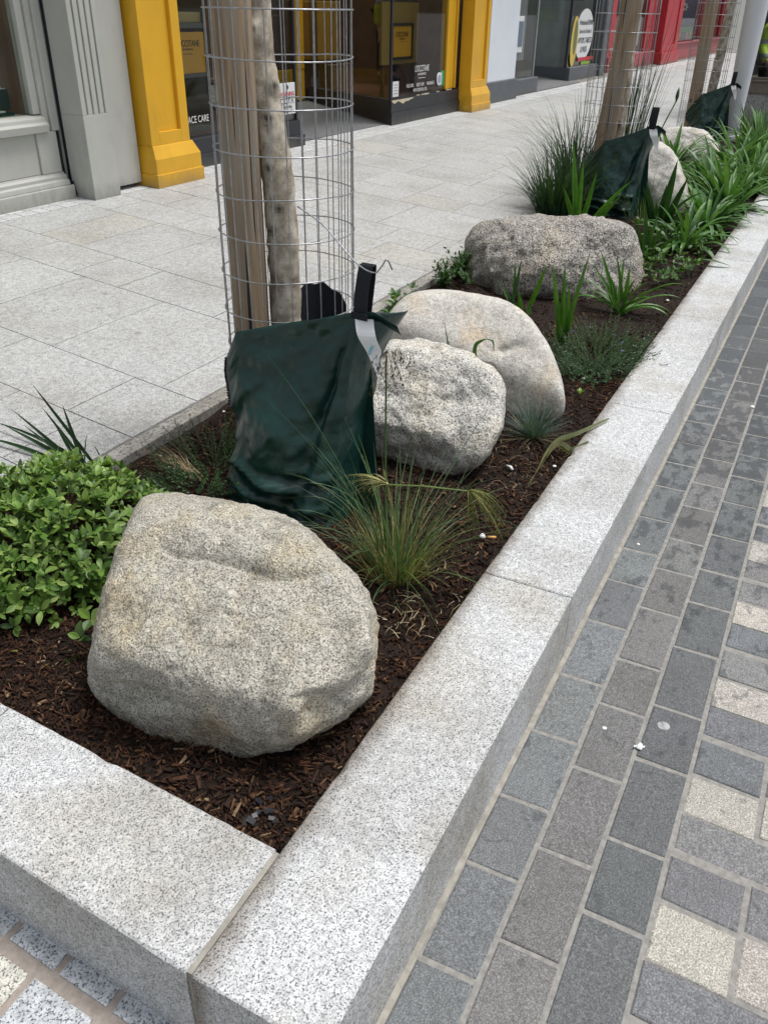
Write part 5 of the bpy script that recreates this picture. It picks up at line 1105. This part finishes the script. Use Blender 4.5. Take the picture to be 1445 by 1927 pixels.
# ------------------------------------------------------------------ pole, kiosk, people
po = thing('white_pole', (12.75, 1.46, .15), 'thick smooth white pole rising from the far end of the planter', 'pole')
b = MB(); b.tube([(12.75, 1.46, .1), (12.75, 1.46, .35), (12.75, 1.46, 1.0), (12.75, 1.455, 1.75), (12.75, 1.45, 3.2)], [.098, .100, .118, .137, .15], 40); b.build('column', M['pole'], po, smooth=True)
b = MB(); b.tube([(12.75, 1.46, .12), (12.75, 1.46, .19)], .125, 40); b.build('base_collar', M['pole'], po, smooth=False, bevel=.006)
kx = 14.75
ki = thing('kiosk', (kx+1, .2, 0), 'granite based kiosk with bronze framed window behind the white pole', 'kiosk')
b = MB(); b.box(kx, kx+2.4, -1.6, 1.75, 0, .56); b.build('granite_base', M['concrete'], ki, bevel=.01)
b = MB(); b.box(kx-.03, kx+2.4, -1.62, 1.77, .561, .71); b.box(kx-.05, kx+.12, -1.64, 1.78, .7105, .735); b.build('sill', M['bronze'], ki, bevel=.006)
b = MB(); b.box(kx+.02, kx+.10, 1.665, 1.74, .736, 2.9); b.box(kx+.02, kx+.10, -1.6, -1.5, .736, 2.9); b.box(kx+.02, kx+.08, -1.5, 1.665, .736, .77); b.build('window_frame', M['bronze'], ki, bevel=.005)
b = MB(); b.box(kx+.045, kx+.06, -1.5, 1.665, .90, .912); b.build('glazing_bar', M['dark'], ki)
pane(ki, 'window', ((kx+.062, 1.664), (kx+.062, -1.5), .771, 2.9))
b = MB(); b.box(kx+2.2, kx+2.4, -1.6, 1.75, .71, 2.9); b.box(kx+.1, kx+2.2, 1.70, 1.74, .71, 2.9); b.build('back_wall', m_paint('kiosk_dark', (.03, .035, .05), .5, 0), ki)
b = MB(); b.box(kx-.1, kx+.4, -1.7, 1.80, 2.9, 3.05); b.build('roof', M['bronze'], ki, bevel=.01)

def skinmesh(name, chains, mat, parent, sub=2):
    """one continuous surface grown round joint chains that share their joints; chains: lists of (point, radius)"""
    vs = []; rad = []; ed = []; idx = {}
    def vid(p, r):
        k_ = tuple(round(c, 4) for c in p)
        if k_ not in idx: idx[k_] = len(vs); vs.append(k_); rad.append(r)
        return idx[k_]
    for ch in chains:
        ids = [vid(p, r) for p, r in ch]; ed += list(zip(ids, ids[1:]))
    me = bpy.data.meshes.new(name); me.from_pydata(vs, ed, []); me.materials.append(mat)
    o = bpy.data.objects.new(name, me); COL.objects.link(o); o.parent = parent; WO[o.name] = WO[parent.name]
    md = o.modifiers.new('skin', 'SKIN'); md.use_smooth_shade = True
    for q, r in enumerate(rad): me.skin_vertices[0].data[q].radius = (r, r)
    me.skin_vertices[0].data[0].use_root = True
    sb_ = o.modifiers.new('sub', 'SUBSURF'); sb_.levels = sub; sb_.render_levels = sub; return o
def person(loc, rot, label, bend=0., armz=0.):
    """faces local +x; bend tips the trunk forward at the hip"""
    r = thing('person', loc, label, 'person'); r.rotation_euler = (0, 0, rot)
    hip = V((0, 0, .92))
    def tr(p): q = V(p)-hip; c_, s_ = math.cos(bend), math.sin(bend); return tuple(hip+V((q.x*c_+q.z*s_, q.y, -q.x*s_+q.z*c_)))
    T = lambda x, y, z: tr((x, y, z))
    head = [(T(0, 0, 1.48), .062), (T(.015, 0, 1.56), .060), (T(.025, 0, 1.64), .098), (T(.02, 0, 1.71), .102), (T(.01, 0, 1.775), .07)]
    trunk = [(T(0, 0, .92), .15), (T(0, 0, 1.10), .145), (T(0, 0, 1.30), .16), (T(0, 0, 1.42), .13), (T(0, 0, 1.48), .062)]
    def arm(s, grow=0.): return [(T(0, 0, 1.42), .13), (T(0, s*.19, 1.40), .075+grow), (T(.04, s*.25, 1.14), .052+grow), (T(.22, s*.20, .95+armz), .040+grow), (T(.28, s*.185, .94+armz), .034+grow*.4)]
    def fingers(s):
        o = []; w_ = V((.28, s*.185, .94+armz)); palm = w_+V((.07, 0, -.005)); out = [[(T(*w_), .034), (T(*palm), .030)]]
        for f, L in enumerate((.065, .078, .072, .055)):
            y = (f-1.5)*.019*s; k1 = palm+V((.03, y, 0)); out.append([(T(*palm), .030), (T(*k1), .010), (T(*(k1+V((L*.55, y*.2, -.010)))), .009), (T(*(k1+V((L, y*.3, -.03)))), .007)])
        th = w_+V((.035, -s*.032, -.004)); out.append([(T(*w_), .034), (T(*th), .012), (T(*(th+V((.035, -s*.022, -.012)))), .009)]); return out
    def leg(s): return [((0, 0, .92), .15), ((.0, s*.10, .86), .10), ((.01, s*.105, .48), .062), ((-.015, s*.11, .10), .042), ((-.01, s*.112, .05), .042), ((.12, s*.125, .035), .033)]
    ch = [trunk, head[0:]]+[arm(1), arm(-1)]+fingers(1)+fingers(-1)+[leg(1), leg(-1)]
    body = skinmesh('body', ch, M['skin'], r)
    skinmesh('jacket', [[(T(0, 0, .80), .185), (T(0, 0, .92), .18), (T(-.005, 0, 1.12), .172), (T(-.01, 0, 1.32), .178), (T(0, 0, 1.43), .135), (T(0, 0, 1.50), .078)]]+[[(T(0, 0, 1.43), .135)]+arm(s, .024)[1:4] for s in (1, -1)], M['vis'], r)
    skinmesh('trousers', [[((0, 0, .92), .162), ((.0, s*.10, .84), .115), ((.01, s*.105, .48), .080), ((-.015, s*.11, .11), .066)] for s in (1, -1)], M['trouser'], r)
    skinmesh('hair', [[(T(.0, 0, 1.68), .108), (T(-.005, 0, 1.74), .106), (T(-.005, 0, 1.79), .07)]], M['hair'], r)
    fc = MB()
    for s in (1, -1): fc.tube([T(.115, s*.034, 1.665), T(.122, s*.034, 1.665)], .011, 8)
    fc.build('eyes', M['hair'], r); 
    skinmesh('nose', [[(T(.115, 0, 1.66), .010), (T(.138, 0, 1.625), .014)]], M['skin'], r); skinmesh('mouth', [[(T(.112, -.022, 1.592), .007), (T(.117, 0, 1.592), .008), (T(.112, .022, 1.592), .007)]], M['red_tile'], r)
    for s in (1, -1): skinmesh('ear', [[(T(.01, s*.098, 1.64), .014), (T(.0, s*.108, 1.675), .018)]], M['skin'], r)
    for s in (1, -1): skinmesh('shoe', [[((-.05, s*.112, .045), .048), ((.05, s*.12, .045), .050), ((.16, s*.128, .035), .038)]], M['black'], r)
    return r
person((15.5, 1.36, .0), PI+.5, 'person in grey-banded lime hi-vis jacket, standing behind the kiosk window')
person((12.85, 6.55, .60), -PI*.72, 'person in lime hi-vis jacket bending over, added inside the yellow shop in place of a window reflection, above the framed poster', bend=1.15)  # added figure, stands in for the reflection of someone outside

# ------------------------------------------------------------------ litter and small marks
def lump(name, mat, p, r, flat_, label, cat, seed=0, n=2):
    v, f = ico(n); b = MB(); b.add([(q[0]*r*(1+.35*noise.noise(V(q)*1.6+V((seed, 0, 0)))), q[1]*r*(1+.35*noise.noise(V(q)*1.6+V((0, seed, 0)))), max(-.2, q[2])*r*flat_*(1+.4*noise.noise(V(q)*3+V((seed, 5, 0))))) for q in v], f)
    for q in range(len(b.v)): b.v[q] = (b.v[q][0]+p.x, b.v[q][1]+p.y, b.v[q][2]+p.z)
    return tag(b.build(name, mat, smooth=True), label, cat)
M['litter'] = flat('litter_white', (.75, .75, .74)); M['tan'] = flat('filter_tan', (.62, .33, .10)); M['shard'] = flat('dark_shard', (.02, .02, .024), .08)
def gm(x, y): p = gz(x, y, MZ+.01); p.z = mz(p.x, p.y)+.010; return p
p = gm(925, 1014); q_ = gm(898, 1012); cgt = thing('cigarette_end', p, 'orange cigarette end on the mulch, right of the feather grass', 'cigarette'); b = MB(); dd = (gm(912, 1013)-p).normalized()*.013; b.tube([p-dd, p+dd], .0042, 10); b.build('filter', M['tan'], cgt, smooth=True); b = MB(); b.tube([p+dd, p+dd*1.25], .0043, 10); b.build('ash', M['hair'], cgt)
lump('paper_scrap', M['litter'], gm(907, 1012), .010, .9, 'crumpled white scrap touching the orange cigarette end', 'litter', 3)
b = MB(); p = gm(964, 887); b.tube([p, p+V((.012, .012, .002)), p+V((.02, .03, .0))], [.004, .006, .003], 6); tag(b.build('paper_scrap', M['litter'], smooth=True), 'thin white curl of litter on the mulch below the blue fescue', 'litter')
lump('paper_scrap', M['litter'], gm(1043, 879), .007, .5, 'white litter flake touching the kerb beside the wilted leaf', 'litter', 4)
lump('paper_scrap', M['litter'], gm(1098, 710), .008, .6, 'white litter flake on the mulch near the tiny seedling', 'litter', 5)
lump('paper_scrap', M['litter'], gm(1256, 566), .010, .6, 'white litter flake near the kerb right of the open agapanthus', 'litter', 6)
lump('paper_scrap', M['litter'], gm(421, 776), .005, .8, 'tiny white flake on the mulch at the nearest watering bag\'s left edge', 'litter', 7)
def pv(x, y, z=.004): return gz(x, y, z)
lump('chewing_gum', M['litter'], pv(1137, 1371), .0065, .6, 'small white gum blob on a brown-grey paver', 'gum', 8)
b = MB(); c0 = pv(1204, 1406, .006)
for q in range(5):
    a = q*1.3+U(-.3, .3); e = V((math.cos(a), math.sin(a), U(-.1, .3))); f_ = V((-math.sin(a), math.cos(a), U(-.3, .3))); r_ = U(.006, .015); o_ = V((U(-.006, .006), U(-.006, .006), 0))
    b.add([c0+o_, c0+o_+e*r_-f_*U(.002, .006), c0+o_+e*r_*1.2+f_*.003, c0+o_+f_*U(.004, .009)+V((0, 0, .003))], [(0,1,2), (0,2,3)])
o = b.build('foil_scrap', flat('foil', (.62, .64, .66), .25)); tag(o, 'torn silvery foil scrap on the joint between two pavers', 'litter')
b = MB(); c0 = pv(1248, 1367, .0035); b.tube([c0, c0+V((0, 0, .0022))], .0155, 20, wob=.1); tag(b.build('stud', M['concrete'], bevel=.001), 'round stone stud set in a dark paver', 'stud')
lump('paper_scrap', M['litter'], pv(1201, 1024), .006, .4, 'tiny white fleck on a blue-grey paver beside the kerb', 'litter', 9)
lump('pebble', M['litter'], pv(1415, 766), .012, .8, 'white pebble lying on a paver joint far up the street paving', 'pebble', 10)
for q in range(16):
    p = gm(U(455, 520), U(1495, 1555)); s_ = U(.003, .010)*(1 if q % 8 else .5); b = MB(); a = U(0, PI); ex = V((math.cos(a), math.sin(a), U(-.4, .4)))*s_; ey = V((-math.sin(a), math.cos(a), U(-.4, .4)))*s_*U(.5, 1)
    b.add([p-ex-ey, p+ex-ey*.7, p+ex*.8+ey, p-ex*.9+ey*.8, p-ex-ey+V((0, 0, .002)), p+ex-ey*.7+V((0, 0, .002)), p+ex*.8+ey+V((0, 0, .002)), p-ex*.9+ey*.8+V((0, 0, .002))], [(3,2,1,0), (4,5,6,7), (0,1,5,4), (1,2,6,5), (2,3,7,6), (3,0,4,7)])
    tag(b.build('plastic_shard', M['shard']), 'broken dark plastic shard on the mulch in the kerb\'s inner corner', 'litter', 'plastic shards in the mulch corner')
